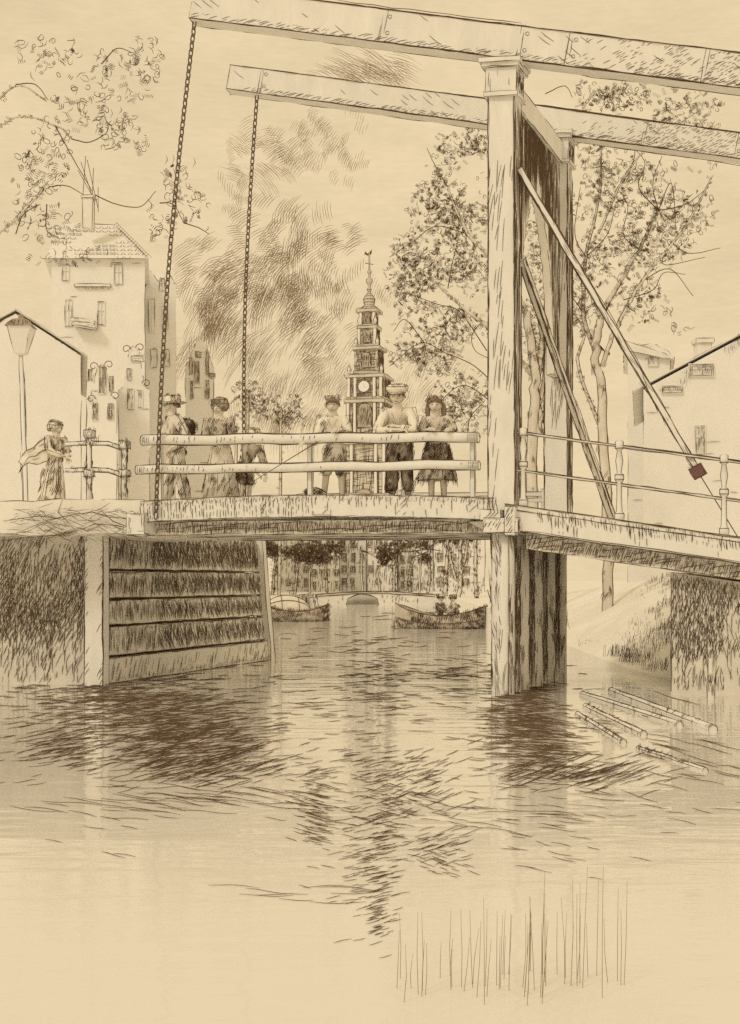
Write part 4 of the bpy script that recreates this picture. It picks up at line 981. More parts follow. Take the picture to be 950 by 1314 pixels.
# ================================================================== church tower
TY = 238; TX0 = 474; tw = PX(TY, .95); ts = TY/F
TW = thing('church_tower', 'tall church tower of stacked tiers with clock, open lantern and slender spire', 'tower', V((X(TX0, TY), TY, .7)))
rotm = Matrix.Rotation(math.radians(-14), 3, 'Z')
ex, ey = rotm @ V((1, 0, 0)), rotm @ V((0, 1, 0))
cx = V((X(TX0, TY), TY+5, 0))
def tier(name, v0, v1, half, chamf=0, m='tower', hat=.8, cols=0, win=None, cor=(1.12, 1.0)):
    z0, z1 = Z(v1, TY), Z(v0, TY); h = 1.04*half*ts/(math.cos(math.radians(14))+math.sin(math.radians(14)))
    c = cx+UP*(z0+z1)/2; mb = MB()
    p = mb.box(c, ex*h, ey*h, UP*(z1-z0)/2, 0, tw)
    mb.hatch(p[0], p[1], p[5], p[4], tw*2.0, 88, ((z1-z0)*.12, (z1-z0)*.5), tw*.9, hat*.95, .3)
    mb.hatch(p[1], p[2], p[6], p[5], tw*1.8, 88, ((z1-z0)*.15, (z1-z0)*.6), tw*.9, hat, .2)
    mb.hatch(p[0], p[1], p[5], p[4], tw*2.2, 4, (h*.2, h*.9), tw*.85, hat*.7, .5)
    for zz in (z1-.12*2, z0+.2):
        k = cor[0] if zz > z0+.5 else cor[1]
        mb.box(c+UP*(zz-(z0+z1)/2), ex*h*k, ey*h*k, UP*.28, 0, tw)
    mb.build(name, [M[m], INK], TW)
    f = -ey
    for i in range(cols):
        t = -1+2*i/(cols-1)
        if abs(t) < .4: continue
        mb = MB(); b0 = cx+ex*h*.92*t+f*(h+.12); mb.tube([b0+UP*(z0+.4), b0+UP*(z1-.6)], .3, 8); mb.edge(b0+UP*z0-ex*.3+f*.1, b0+UP*z1-ex*.3+f*.1, tw, dbl=.6); mb.edge(b0+UP*z0+ex*.3+f*.1, b0+UP*z1+ex*.3+f*.1, tw)
        mb.build('column', [M['stone'], INK], TW)
    if win:
        ww, wh, dz = win; mb = MB(); c2 = cx+f*(h+.06)+UP*((z0+z1)/2+dz)
        n = 8; poly = [c2+ex*-ww/2+UP*-wh/2, c2+ex*ww/2+UP*-wh/2]+[c2+ex*ww/2*math.cos(PI*i/n)+UP*(wh/2-ww/2+ww/2*math.sin(PI*i/n)) for i in range(n+1)]
        mb.prism(poly, f*.1, 0, tw); mb.hatch(poly[0]+f*.12, poly[1]+f*.12, poly[1]+f*.12+UP*wh*.9, poly[0]+f*.12+UP*wh*.9, tw*1.7, 86, (wh*.2, wh*.7), tw, 1, .1)
        mb.build('window', [M['glass'], INK], TW)
    return h, z0, z1
tier('base', 565, 762, 34, hat=1, cols=6, win=(3.2, 6, 2))
# pediment
hb = 34*ts/(math.cos(.244)+math.sin(.244)); mb = MB(); c = cx-ey*(hb+.15)+UP*Z(603, TY)
mb.prism([c-ex*3, c+ex*3, c+UP*1.7], -ey*.5, 0, tw); mb.build('pediment', [M['stone'], INK], TW)
tier('belfry', 511, 566, 28, hat=.8, cols=6, win=(2.6, 4.2, 1.0), cor=(1.12, 1.08))
h, z0, z1 = tier('clock_stage', 478, 510, 27, hat=.85, cols=6, cor=(1.14, 1.05))
mb = MB(); c = cx-ey*(h+.3)+UP*((z0+z1)/2)-ex*.1
R_ = 1.0
ring = [c+ex*R_*math.cos(t)+UP*R_*math.sin(t) for t in [2*PI*i/24 for i in range(24)]]
mb.prism(ring, -ey*.15, 0); mb.stroke([q-ey*.16+(q-c)*.03 for q in ring+[ring[0]]], tw*1.3)
mb.stroke([q-ey*.12+(q-c)*.3 for q in ring+[ring[0]]], tw)
mb.stroke([c-ey*.17, c-ey*.17+UP*.6], tw*.5); mb.stroke([c-ey*.17, c-ey*.17+ex*.4-UP*.2], tw*.5)
mb.build('clock', [M['plaster'], INK], TW)
tier('octagon_stage', 441, 476, 18.5, hat=1.0, cols=0, win=(1.7, 2.6, 0), cor=(1.16, 1.08))
tier('upper_stage', 413, 441, 13.5, hat=1, cols=4, win=(1.3, 2.0, 0), cor=(1.15, 1.25))
tier('lantern', 391, 414, 11, hat=.9, cols=4, win=(1.1, 2.0, 0), cor=(1.5, 1.25))
mb = MB(); zz = lambda v: Z(v, TY)
prof = [(1.9, zz(391)), (1.45, zz(388)), (.9, zz(385)), (1.0, zz(381)), (1.12, zz(377)), (.8, zz(373)), (.45, zz(370)), (.25, zz(367)), (.42, zz(364)), (.2, zz(361)), (.22, zz(358)), (.62, zz(354)), (.58, zz(351)), (.18, zz(348)), (.16, zz(344)), (.36, zz(341)), (.12, zz(338)), (.11, zz(314))]
mb.lathe(V((cx.x, cx.y, 0)), prof, 12)
for i in range(9):
    r, z = prof[min(i, len(prof)-1)]; mb.stroke([V((cx.x+r*1.02*math.cos(t), cx.y+r*1.02*math.sin(t), z)) for t in [2*PI*k/10 for k in range(11)]], tw)
for sg in (-1, 1): mb.stroke([V((cx.x+sg*r*.9, cx.y-r*.5, z)) for r, z in prof], tw)
mb.build('spire', [M['tower'], INK], TW)
mb = MB(); c = V((cx.x, cx.y, zz(330))); mb.tube([c-V((.75, 0, -.15)), c+V((.75, 0, -.1))], .07, 6); c = V((cx.x, cx.y, zz(315)))
mb.prism([c+V((-.7, 0, .1)), c+V((-.3, 0, -.25)), c+V((.15, 0, -.1)), c+V((.45, 0, .5)), c+V((.3, 0, -.3)), c+V((-.2, 0, -.5)), c+V((-.75, 0, -.3))], V((0, .12, 0)), 0, tw*.8); mb.build('weathervane', [M['chain'], INK], TW)

for hf, v in ((26, 477), (17.5, 440), (13, 412)):
    for sx in (-1, 1):
        for sy in (-1,):
            hh_ = hf*ts/1.212; mb = MB(); c = cx+ex*hh_*sx+ey*hh_*sy+UP*(Z(v, TY)+.1)
            mb.lathe(c, [(.3, 0), (.12, .2), (.34, .6), (.3, .9), (.1, 1.1), (.14, 1.3), (.02, 1.6)], 8); mb.stroke([c+V((-.3, -.3, .1)), c+V((-.34, -.2, .7)), c+V((0, -.15, 1.6)), c+V((.34, -.2, .7)), c+V((.3, -.3, .1))], tw)
            mb.build('urn', [M['stone'], INK], TW)

# ================================================================== little arched bridge
y = 92; w_ = PX(y); mb = MB(); pts = []
for i in range(13):
    f = i/12; u = 398+(566-398)*f; pts.append(P(u, 764-5*math.sin(PI*f), y))
lowp = [V((pts[-1].x, y, -.6))]
aw = [V((X(490, y)+(X(441, y)-X(490, y))*i/10, y, -.6 if i in (0, 10) else .02+.66*max(0, math.sin(PI*i/10))**.6)) for i in range(11)]
poly = pts+lowp+aw+[V((pts[0].x, y, -.6))]
mb.prism(poly[::-1], V((0, 3, 0)), 0, 0)
for q in range(2): mb.stroke([p+V((0, -.02, gau(0, .02))) for p in pts], w_*1.1); mb.stroke([p+V((0, -.02, -.13+gau(0, .02))) for p in pts], w_)
for q in range(2): mb.stroke([p+V((0, -.02, gau(0, .02))) for p in aw[1:-1]], w_)
mb.hatch(V((pts[0].x+1, y-.02, .05)), V((aw[-1].x, y-.02, .05)), V((aw[-1].x, y-.02, .7)), V((pts[0].x+1, y-.02, .6)), w_*2.5, 85, (.1, .4), w_, .4)
mb.hatch(V((aw[0].x, y-.02, .05)), V((pts[-1].x-1.5, y-.02, .05)), V((pts[-1].x-1.5, y-.02, .6)), V((aw[0].x, y-.02, .7)), w_*2.5, 85, (.1, .4), w_, .55)
mb.build('footbridge', [M['stone'], INK], label='low arched stone footbridge crossing the canal far behind the boats', category='bridge')

# ================================================================== boats
def hull(mb, c, ang, Ln, Wd, H, sheer, m=0):
    """open boat hull: outer and inner shells; ang from +x"""
    d, s_ = V((math.cos(ang), math.sin(ang), 0)), V((-math.sin(ang), math.cos(ang), 0)); n = 12; k = 9
    def sec(i, inn):
        f = i/n*2-1; wdt = Wd/2*(1-abs(f)**2.6)**.6 if abs(f) < 1 else 0; wdt = max(wdt, .02); zt = H+sheer*f*f+(.25*sheer if f < 0 else 0)*abs(f)
        t = .05 if inn else 0
        r = []
        for j in range(k):
            a = PI*j/(k-1); r.append(c+d*(f*(Ln/2-t))+s_*(-math.cos(a)*max(.01, wdt-t))+UP*(zt-(zt+.12-t)*max(0, math.sin(a))**.7 if j not in (0, k-1) else zt))
        return r
    o_ = [sec(i, 0) for i in range(n+1)]; i_ = [sec(i, 1) for i in range(n+1)]
    for sh in (o_, i_):
        vs = [p for r in sh for p in r]; fs = [(a*k+b_, a*k+b_+1, (a+1)*k+b_+1, (a+1)*k+b_) for a in range(n) for b_ in range(k-1)]
        mb.add(vs, fs, m)
    for j in (0, k-1):
        for i in range(n): mb.add([o_[i][j], o_[i+1][j], i_[i+1][j]+UP*.01, i_[i][j]+UP*.01], [(0, 1, 2, 3)], m)
    return o_, i_, d, s_
y = 46; w_ = PX(y, 1.0)
bc = V((X(566, y), y, 0)); RB = thing('rowing_boat', 'open rowing boat with two people aboard, moored beside the pier', 'boat', bc)
mb = MB(); o_, i_, d, s_ = hull(mb, bc, math.radians(-14), 3.15, 1.15, .42, .34)
nf = len(mb.f)
for j in (0, 8):
    for q in range(2): mb.stroke([r[j]+UP*gau(.01, .01) for r in o_], w_*1.15)
mb.stroke([r[1]+UP*.02-s_*.02 for r in o_], w_)
mb.hatch_faces(0, nf//2, 900, (.25, 0, 1), (.06, .2), w_, lambda c_: (c_-bc).dot(d) > -.9 or c_.z < .3, 1, 4)
mb.build('hull', [M['hull'], INK], RB, False)
for f in (-.35, .3):
    mb = MB(); mb.box(bc+d*f*1.5+UP*.3, d*.12, s_*.46, UP*.02, 0, w_); mb.build('thwart', [G, INK], RB)
y = 54; bc2 = V((X(376, y), y, 0)); w_ = PX(y, 1.0)
LB = thing('covered_boat', 'boat under a humped canvas cover moored at the canal edge', 'boat', bc2)
mb = MB(); o_, i_, d2, s2 = hull(mb, bc2, math.radians(10), 2.9, 1.1, .38, .3)
nf = len(mb.f); 
for q in range(2): mb.stroke([r[0]+UP*gau(.01, .01) for r in o_], w_*1.1)
mb.hatch_faces(0, nf//2, 420, (.6, 0, 1), (.08, .25), w_, None, 1, 4); mb.build('hull', [M['hull'], INK], LB)
mb = MB(); rings = []
for i in range(9):
    f = i/8; s_f = -1.15+1.8*f; hh = .45+.42*max(0, math.sin(PI*f))**.6; ww = .5*(1-.25*abs(2*f-1)**2)
    rings.append([bc2+d2*s_f+s2*(-ww*math.cos(PI*j/8))+UP*(.34+(hh-.2)*math.sin(PI*j/8)) for j in range(9)])
mb.loft(rings); nf = len(mb.f)
for j in (2, 4): mb.stroke([r[j]+UP*.015 for r in rings], w_*1.1)
for i in (0, 3, 6, 8): mb.stroke([p+UP*.015-s2*.01 for p in rings[i]], w_)
mb.hatch_faces(0, nf, 120, (-.5, 0, 1), (.08, .25), w_, lambda c_: c_.z < .6, 1, 4)
mb.build('canvas_cover', [M['canvas'], INK], LB, True)
# mooring posts
for lab, u, v, hgt, lean, y, r in (('slanting mooring post beside the covered boat', 409, 780, .75, -.16, 78, .1), ('short mooring post standing in water under the ramp', 911, 892, .5, .03, 18.6, .05)):
    mb = MB(); b0 = P(u, v, y); b0.z = -.4; t = V((b0.x+lean*hgt*2, y, hgt+.05)); mb.tube([b0, t], r, 9); w_ = PX(y, 1.0)
    for sg in (-1, 1): mb.edge(b0+V((sg*r, -r*.3, 0)), t+V((sg*r, -r*.3, 0)), w_)
    mb.hatch_faces(0, 9, 30, (0, 0, 1), (.1, .3), w_, None, 1, 3)
    mb.build('mooring_post', [M['grey'], INK], origin=b0, label=lab, category='post', group='mooring posts')
# floating timbers, right
def log(u0, v0, u1, v1, r, lab):
    y0, y1 = F*EYE/(v0-HZ), F*EYE/(v1-HZ); a, b_ = V((X(u0, y0), y0, r*.35)), V((X(u1, y1), y1, r*.35)); w_ = PX((y0+y1)/2, 1.1)
    mb = MB(); n = 6; pts = [a.lerp(b_, i/n) for i in range(n+1)]; mb.tube(pts, [r*uni(.9, 1.05) for _ in pts], 9); sd_ = (b_-a).cross(UP).normalized()
    for q in range(2):
        mb.stroke([p+UP*r*.98+sd_*gau(0, .01) for p in pts], w_*1.1); mb.stroke([p-sd_*r*.9+UP*r*.3 for p in pts], w_); mb.stroke([p+sd_*r*.9+UP*r*.3 for p in pts], w_*.9)
    for e in (a, b_): mb.stroke([e+(e-(a+b_)/2).normalized()*.01+UP*r*math.sin(t)+sd_*r*math.cos(t) for t in [2*PI*i/9 for i in range(10)]], w_)
    mb.hatch_faces(0, 54, 70, (b_-a).normalized()*.8+sd_, (.04, .12), w_*.9, lambda c: c.z > 0, 1, 3)
    mb.build('floating_timber', [T, INK], origin=(a+b_)/2, label=lab, category='timber', group='timbers floating beside the pier')
log(785, 888, 915, 938, .05, 'topmost of the timbers floating by the pier, nearest the ramp abutment')
log(748, 892, 872, 932, .042, 'floating timber just below the topmost one, its end against the pier')
log(752, 908, 826, 944, .038, 'short floating timber lying between two long ones beside the pier')
log(742, 918, 800, 954, .034, 'shortest floating timber, its end touching the foot of the pier')
log(820, 962, 905, 990, .026, 'lowest floating timber, drifting alone on open water')
# reeds near the viewer
mb = MB()
for i in range(58):
    u = uni(506, 805) if i > 10 else uni(610, 740); f = (u-506)/294
    vb = 1272+gau(0, 11)-14*f; vt = 1212-f*70+gau(0, 22)
    yb = F*EYE/(vb-HZ); b0 = V((X(u, yb), yb, -.02)); t = P(u+gau(2, 3), vt, yb)
    mb.tube([b0, b0.lerp(t, .5)+V((gau(0, .003), 0, 0)), t], [.0012, .0011, .0006], 5)
o = mb.build('reeds', [M['reed']], label='sparse thin upright reed stalks growing from the shallow near water', category='reeds'); o['kind'] = 'stuff'

# ================================================================== street lamp
y = 31; w_ = PX(y); LP = thing('street_lamp', 'tall street lamp with tapered lantern before the plain low house', 'street lamp', V((X(36, y), y, 2.4)))
mb = MB(); b0 = V((X(36, y), y, 2.3)); t = P(27, 455, y)
mb.tube([b0, b0.lerp(t, .15), b0.lerp(t, .17), t], [.09, .08, .055, .045], 8)
for sg in (-1, 1): mb.edge(b0+V((sg*.05, -.02, 0)), t+V((sg*.045, -.02, 0)), w_, dbl=1)
mb.build('post', [M['plaster'], INK], LP, True)
mb = MB(); c = t; r0, r1 = .12, .26; h_ = .62
rg = [[c+V((sx*r, sy*r, z)) for sx, sy in ((-1, -1), (1, -1), (1, 1), (-1, 1))] for r, z in ((.07, -.02), (r0, .02), (r1, h_))]
mb.loft(rg)
for i in range(4): mb.edge(rg[1][i], rg[2][i], w_); mb.edge(rg[2][i], rg[2][(i+1) % 4], w_)
mb.build('lantern', [M['plaster'], INK], LP)
mb = MB(); rg = [[c+V((sx*r, sy*r, z)) for sx, sy in ((-1, -1), (1, -1), (1, 1), (-1, 1))] for r, z in ((.3, h_), (.16, h_+.16), (.05, h_+.2), (.05, h_+.28))]
mb.loft(rg); mb.hatch(rg[0][0], rg[0][1], rg[1][1], rg[1][0], w_*2, 85, (.05, .2), w_, .8); mb.build('cap', [M['iron'], INK], LP)

# ================================================================== clouds: loose streaks of dark vapour far behind the tower
mb = MB()
def cloud(u, v, su, sv, n, ang, y, l=(16, 40), wpx=.75, swirl=0):
    i = 0
    while i < n:
        du, dv = gau(0, 1), gau(0, 1); a = math.radians(ang+gau(0, 12))+swirl*du
        if noise.noise(V((du*1.2+u, dv*1.2+v, y*.1))) < -.1: i += 1; continue
        yy = y+uni(-40, 40); ll = uni(*l); m = random.randint(4, 11); sp = uni(2.2, 3.6); sh = gau(0, .5)
        ca, sa = math.cos(a), -math.sin(a)
        for j in range(m):
            i += 1; q = (j-m/2)*sp; l2 = ll*uni(.65, 1.1)*(1-.5*abs(j/m-.5)); o_ = gau(0, ll*.06)+sh*q
            pts = []
            for k in range(4):
                f = (k/3-.5)*l2+o_; b_ = q-l2*.06*math.cos((k/3-.5)*PI)
                pts.append(P(u+du*su+f*ca-b_*sa, v+dv*sv+f*sa+b_*ca, yy+gau(0, 2)))
            mb.stroke(pts, wpx*y/F*.95, 0)
sc_ = 1.9
for a in ((380, 185, 38, 20, 120, 40, 420, (14, 34), .6, .3), (340, 215, 24, 14, 50, -40, 430, (14, 36), .6), (420, 205, 26, 16, 50, 70, 430, (10, 22), .6), (305, 250, 10, 22, 30, 60, 430, (10, 24), .6),
          (360, 330, 30, 30, 170, 60, 400, (18, 44), .8, .3), (300, 360, 30, 30, 120, 38, 410, (20, 50), .75), (400, 370, 30, 40, 130, 50, 400, (14, 34), .8, .4), (320, 410, 46, 30, 190, 58, 420, (30, 70), .7),
          (260, 340, 18, 24, 40, 30, 420, (14, 30), .7), (420, 310, 24, 14, 40, 25, 410, (16, 34), .75), (420, 440, 20, 16, 50, 45, 400, (16, 34), .8), (280, 420, 18, 40, 60, 72, 410, (30, 70), .7),
          (410, 510, 46, 26, 170, 62, 430, (24, 60), .5), (540, 500, 24, 30, 70, 64, 430, (24, 56), .5), (470, 95, 34, 10, 70, -32, 430, (30, 70), .6), (345, 545, 40, 26, 70, 75, 430, (20, 40), .5), (495, 375, 10, 8, 24, 65, 430, (10, 18), .5)):
    a = list(a); a[4] = int(a[4]*sc_); cloud(*a)
o = mb.build('clouds', [M['reed']], label='loose streaky dark clouds in the sky around the church spire', category='clouds'); o['kind'] = 'stuff'

# ================================================================== people
def person(label, loc, H, yaw, top='linen', bottom='trousers', bcol='drab', hat=None, hair='short', lean=0, arms=None, feet=None, bend=0, hk=1.0, tilt=0, w_=None, hands=True, sit=False, group=None, skirt_hem=.05, sleeves=True, hatchd=(.6, .8), carry=None, seat_h=0, wind=0, hatcol='linen'):
    T_ = thing('person', label, 'person', loc, group); w_ = w_ or PX(loc.y, .95)
    R = Matrix.Rotation(yaw, 3, 'Z')
    def W_(p): return V(loc)+R @ (V(p))
    hip = V((0, 0, .52*H)) if not sit else V((0, 0, seat_h+.05*H))
    Lr = Matrix.Rotation(lean, 3, 'X')
    def up(x, y_, z): return hip+Lr @ V((x*H, y_*H, (z-.52)*H))
    waist, chest, neck_, sh = up(0, 0, .62), up(0, .005, .745), up(0, 0, .84), .118
    Tn = Matrix.Rotation(lean*.25+tilt*.6, 3, 'X')
    nb_ = up(0, 0, .85)
    def hd(x, y_, z): return nb_+Tn @ V((x*H*hk, y_*H*hk, (z-.85)*H*hk))
    vs = [hip, waist, chest, neck_, hd(0, -.008, .885), hd(0, -.004, .925), hd(0, .006, .965)]
    rs = [.078*H, .066*H, (.092*H, .07*H), .036*H, .045*H*hk, .06*H*hk, .047*H*hk]
    es = [(0, 1), (1, 2), (2, 3), (3, 4), (4, 5), (5, 6)]
    def addv(p, r, frm): vs.append(p); rs.append(r); es.append((frm, len(vs)-1)); return len(vs)-1
    addv(hd(0, -.076, .918), .009*H, 5)                         # nose
    for sx in (-1, 1): addv(hd(sx*.063, .004, .922), .011*H, 5)  # ears
    arm_pts, leg_pts = {}, {}
    for sx in (-1, 1):
        sp = up(sx*sh, .0, .80)
        if arms and arms.get(sx): e, wr = [V(q) for q in arms[sx]]
        else: e, wr = up(sx*.145, .0, .64), up(sx*.14, -.06, .49)
        i = addv(sp, .042*H, 2); i = addv(e, .03*H, i); i = addv(wr, .021*H, i); arm_pts[sx] = (sp, e, wr)
        d = (wr-e).normalized(); side = d.cross(V((0, 0, 1)));  side = side.normalized() if side.length > .1 else V((1, 0, 0))
        pm = wr+d*.045*H; i = addv(pm, .019*H, i)
        if hands:
            dn = side.cross(d)
            if dn.z > 0: dn = -dn
            for q, off_ in enumerate((-1.5, -.5, .5, 1.5)):
                ln_ = (.042, .05, .047, .036)[q]*H
                k1 = addv(pm+d*.03*H+side*off_*.0115*H, .0058*H, i); k2 = addv(pm+d*(.03*H+ln_*.55)+side*off_*.0125*H+dn*.012*H, .005*H, k1); addv(pm+d*(.026*H+ln_*.8)+side*off_*.0125*H+dn*.034*H, .004*H, k2)
            k1 = addv(pm-d*.01*H+side*sx*-.026*H, .0065*H, i); addv(pm+d*.025*H+side*sx*-.036*H+dn*.012*H, .005*H, k1)
        ft = V(feet[sx]) if feet and feet.get(sx) else V((sx*.06*H, .0, 0))
        hp = hip+V((sx*.055*H, 0, -.03*H))
        if sit: kn = hip+V((sx*.06*H, -.24*H, .02*H)); an = V((sx*.06*H, -.26*H, max(.04*H, hip.z-.24*H)))
        else: kn = (hp*.5+ft*.5)+V((0, -bend*H-.015*H, .03*H)); an = ft+V((0, 0, .045*H))
        i = addv(hp, .056*H, 0); i = addv(kn, .037*H, i); i = addv(an, .024*H, i); i = addv(an+V((0, -.05*H, -.022*H)), .022*H, i); addv(an+V((0, -.10*H, -.028*H)), .018*H, i)
        leg_pts[sx] = (hp, kn, an)
    sv, sf = skin([W_(p) for p in vs], es, rs, 1 if hands else 1)
    mb = MB(); mb.add(sv, sf)
    # face
    for sx in (-1, 1):
        e = hd(sx*.023, -.062, .934); mb.stroke([W_(e+V((-.010*H, 0, 0))), W_(e+V((0, -.004, .001))), W_(e+V((.010*H, 0, 0)))], w_*1.25); mb.stroke([W_(hd(sx*.012, -.066, .95)), W_(hd(sx*.036, -.06, .951))], w_*.7)
    m_ = hd(0, -.06, .892); mb.stroke([W_(m_+V((-.014*H, .003, 0))), W_(m_), W_(m_+V((.014*H, .003, 0)))], w_*.8); mb.stroke([W_(hd(.012, -.066, .94)), W_(hd(.014, -.075, .915)), W_(hd(0, -.08, .912))], w_*.7)  # mouth, then an inked shadow line for the nose
    mb.stroke([W_(hd(-.05, -.03, .94)), W_(hd(-.052, -.035, .91)), W_(hd(-.03, -.05, .885)), W_(hd(0, -.055, .872)), W_(hd(.03, -.05, .885)), W_(hd(.052, -.035, .91)), W_(hd(.05, -.03, .94))], w_*.5)
    for sx in (-1, 1):
        hp, kn, an = leg_pts[sx]
        for s2 in (-1, 1): mb.stroke([W_(kn+V((s2*.036*H, -.01*H, 0))), W_(an+V((s2*.024*H, -.01*H, 0))), W_(an+V((s2*.03*H, -.05*H, -.03*H)))], w_*.8)
    body = mb.build('person', [M['skin'], INK], T_, True); body.name = 'body'
    # jacket or blouse
    cv = [hip+V((0, 0, .02*H)), waist, chest, up(0, 0, .80)]; cr = [.092*H, .08*H, (.107*H, .086*H), (.06*H, .05*H)]; ce = [(0, 1), (1, 2), (2, 3)]
    for sx in (-1, 1):
        sp, e, wr = arm_pts[sx]; cv += [sp+(up(0, 0, .8)-sp)*.1, e, wr-(wr-e)*(.08 if sleeves else .6)]; cr += [.052*H, .043*H, .034*H if sleeves else .04*H]; n = len(cv); ce += [(2, n-3), (n-3, n-2), (n-2, n-1)]
    sv, sf = skin([W_(p) for p in cv], ce, cr, 2); mb = MB(); mb.add(sv, sf); nf = len(mb.f)
    for sx in (-1, 1):
        sp, e, wr = arm_pts[sx]
        mb.stroke([W_(up(sx*.055, -.02, .825)), W_(sp+V((sx*.04*H, -.02*H, .035*H))), W_(e+V((sx*.043*H, -.012*H, .01*H))), W_(wr+V((sx*.03*H, -.012*H, .012*H)))], w_)
        mb.stroke([W_(up(sx*.10, -.035, .76)), W_(up(sx*.085, -.04, .65)), W_(up(sx*.09, -.04, .54))], w_)
        mb.stroke([W_(wr+V((-.035*H, -.015*H, 0))), W_(wr+V((0, -.036*H, -.01*H))), W_(wr+V((.035*H, -.015*H, 0)))], w_)
        mb.stroke([W_(up(sx*.05, -.055, .815)), W_(up(sx*.02, -.085, .76))], w_)
    mb.hatch_faces(0, nf, int(60*hatchd[0]), (.45, 0, 1), (.03*H, .09*H), w_, None, 1, 4)
    mb.build('jacket' if top != 'linen' else 'blouse', [M[top], INK], T_, True)
    # lower garment
    if bottom == 'skirt':
        mb = MB(); rings = []; n = 26; hem = V((wind*.02*H, .01*H, skirt_hem*H))
        for i in range(8):
            f = i/7; c = hip.lerp(hem, f)+V((0, 0, .06*H*(1-f))); r = (.083+.10*f**.75)*H
            rings.append([W_(c+V((r*(1+.10*f*math.sin(j*3*2*PI/n*3+1))*math.cos(2*PI*j/n), r*.82*(1+.10*f*math.sin(j*9*2*PI/n))*math.sin(2*PI*j/n), 0))) for j in range(n)])
        mb.loft(rings); nf = len(mb.f)
        for j in (0, 13): mb.stroke([r[j] for r in rings], w_)
        for j in range(14, 26):
            if rnd() < .75:
                a0 = random.randint(0, 3); mb.stroke([r[j]+(r[j]-W_(hip)).normalized()*.004 for r in rings[a0:random.randint(5, 8)]], w_*.9)
        mb.stroke([p for p in rings[-1][13:]]+[rings[-1][0]], w_)
        mb.hatch_faces(0, nf, int(90*hatchd[1]), (.5, 0, 1), (.05*H, .16*H), w_, None, 1, 4)
        mb.build('skirt', [M[bcol], INK], T_, True)
    else:
        end = .9 if bottom == 'trousers' else .12
        cv = [hip+V((0, 0, .03*H)), hip+V((0, 0, -.01*H))]; cr = [.088*H, .09*H]; ce = [(0, 1)]
        for sx in (-1, 1):
            hp, kn, an = leg_pts[sx]; en = kn.lerp(an, end)
            cv += [hp+V((0, 0, -.03*H)), kn, en]; cr += [.066*H, .056*H, .05*H if end > .5 else .058*H]; n = len(cv); ce += [(1, n-3), (n-3, n-2), (n-2, n-1)]
        sv, sf = skin([W_(p) for p in cv], ce, cr, 2); mb = MB(); mb.add(sv, sf); nf = len(mb.f)
        for sx in (-1, 1):
            hp, kn, an = leg_pts[sx]; en = kn.lerp(an, end)
            for s2 in (-1, 1): mb.stroke([W_(hp+V((s2*.062*H, -.03*H, -.03*H))), W_(kn+V((s2*.055*H, -.02*H, 0))), W_(en+V((s2*.05*H, -.015*H, 0)))], w_)
            mb.stroke([W_(en+V((-.05*H, -.015*H, 0))), W_(en+V((0, -.052*H, -.012*H))), W_(en+V((.05*H, -.015*H, 0)))], w_)
        mb.hatch_faces(0, nf, int(80*hatchd[1]), (.55, 0, 1), (.04*H, .12*H), w_, None, 1, 4)
        mb.build('trousers' if bottom == 'trousers' else 'shorts', [M[bcol], INK], T_, True)
    # shoes
    for sx in (-1, 1):
        an = leg_pts[sx][2]
        sv, sf = skin([W_(an+V((0, .01*H, -.018*H))), W_(an+V((0, -.05*H, -.023*H))), W_(an+V((0, -.105*H, -.028*H)))], [(0, 1), (1, 2)], [.028*H, .027*H, .02*H], 1)
        mb = MB(); mb.add(sv, sf); mb.build('shoe', [M['darkcloth'], INK], T_, True)
    # hair
    mb = MB(); n, k = 14, 8; rings = []
    for i in range(k):
        th = PI*.5*i/(k-1)
        rings.append([])
        for j in range(n):
            a = 2*PI*j/n; front = max(0, -math.sin(a))
            dz = .022-.06*(1-front)*(1 if hair == 'short' else 1.2)
            r = .066*math.cos(th)+.002
            zb = .95+.052*math.sin(th); z = zb+(dz*max(0, math.cos(th))**.7)
            rings[-1].append(W_(hd(r*math.cos(a)*1.02, .006+r*math.sin(a)*1.08, z)))
    mb.loft(rings); nf = len(mb.f)
    if hair == 'long':
        for sx in (-1, 0, 1):
            pts = [hd(sx*.05, .03+.02*(sx == 0), .95), hd(sx*.066, .02+.04*(sx == 0), .90), hd(sx*.07, .015+.05*(sx == 0), .85), hd(sx*.06, .01+.06*(sx == 0), .80)]
            sv, sf = skin([W_(p) for p in pts], [(0, 1), (1, 2), (2, 3)], [.025*H, .03*H, .028*H, .012*H], 1); mb.add(sv, sf)
    for q in range(60):
        a = uni(0, 2*PI); p = hd(.068*math.cos(a), .006+.07*math.sin(a), uni(.925, 1.0)); mb.stroke([W_(p), W_(p+V((gau(0, .01)*H, gau(0, .01)*H, uni(.01, .03)*H))), W_(p+V((gau(0, .02)*H, gau(0, .01)*H, uni(-.03, .03)*H)))], w_*.8)
    mb.build('hair', [M['hair'], INK], T_, True)
    # headgear
    if hat:
        mb = MB()
        if hat == 'brim': prof = [(.001, .952), (.105, .945), (.108, .955), (.07, .962), (.068, 1.015), (.05, 1.03), (.001, 1.032)]
        elif hat == 'cap': prof = [(.001, .955), (.066, .955), (.07, .965), (.088, .985), (.085, 1.008), (.05, 1.022), (.001, 1.024)]
        else: prof = [(.001, .9), (.06, .895), (.078, .92), (.084, .96), (.07, 1.0), (.035, 1.02), (.001, 1.023)]
        dy = .022 if hat == 'bonnet' else .004
        rings = [[W_(hd(r*math.cos(2*PI*j/16), dy+r*math.sin(2*PI*j/16)*1.05, z)) for j in range(16)] for r, z in prof]
        mb.loft(rings); nf = len(mb.f)
        for rg in rings[1:-1]:
            if rnd() < .75: mb.stroke(rg+[rg[0]], w_*.85)
        mb.stroke([r[0] for r in rings[1:-1]], w_); mb.stroke([r[8] for r in rings[1:-1]], w_)
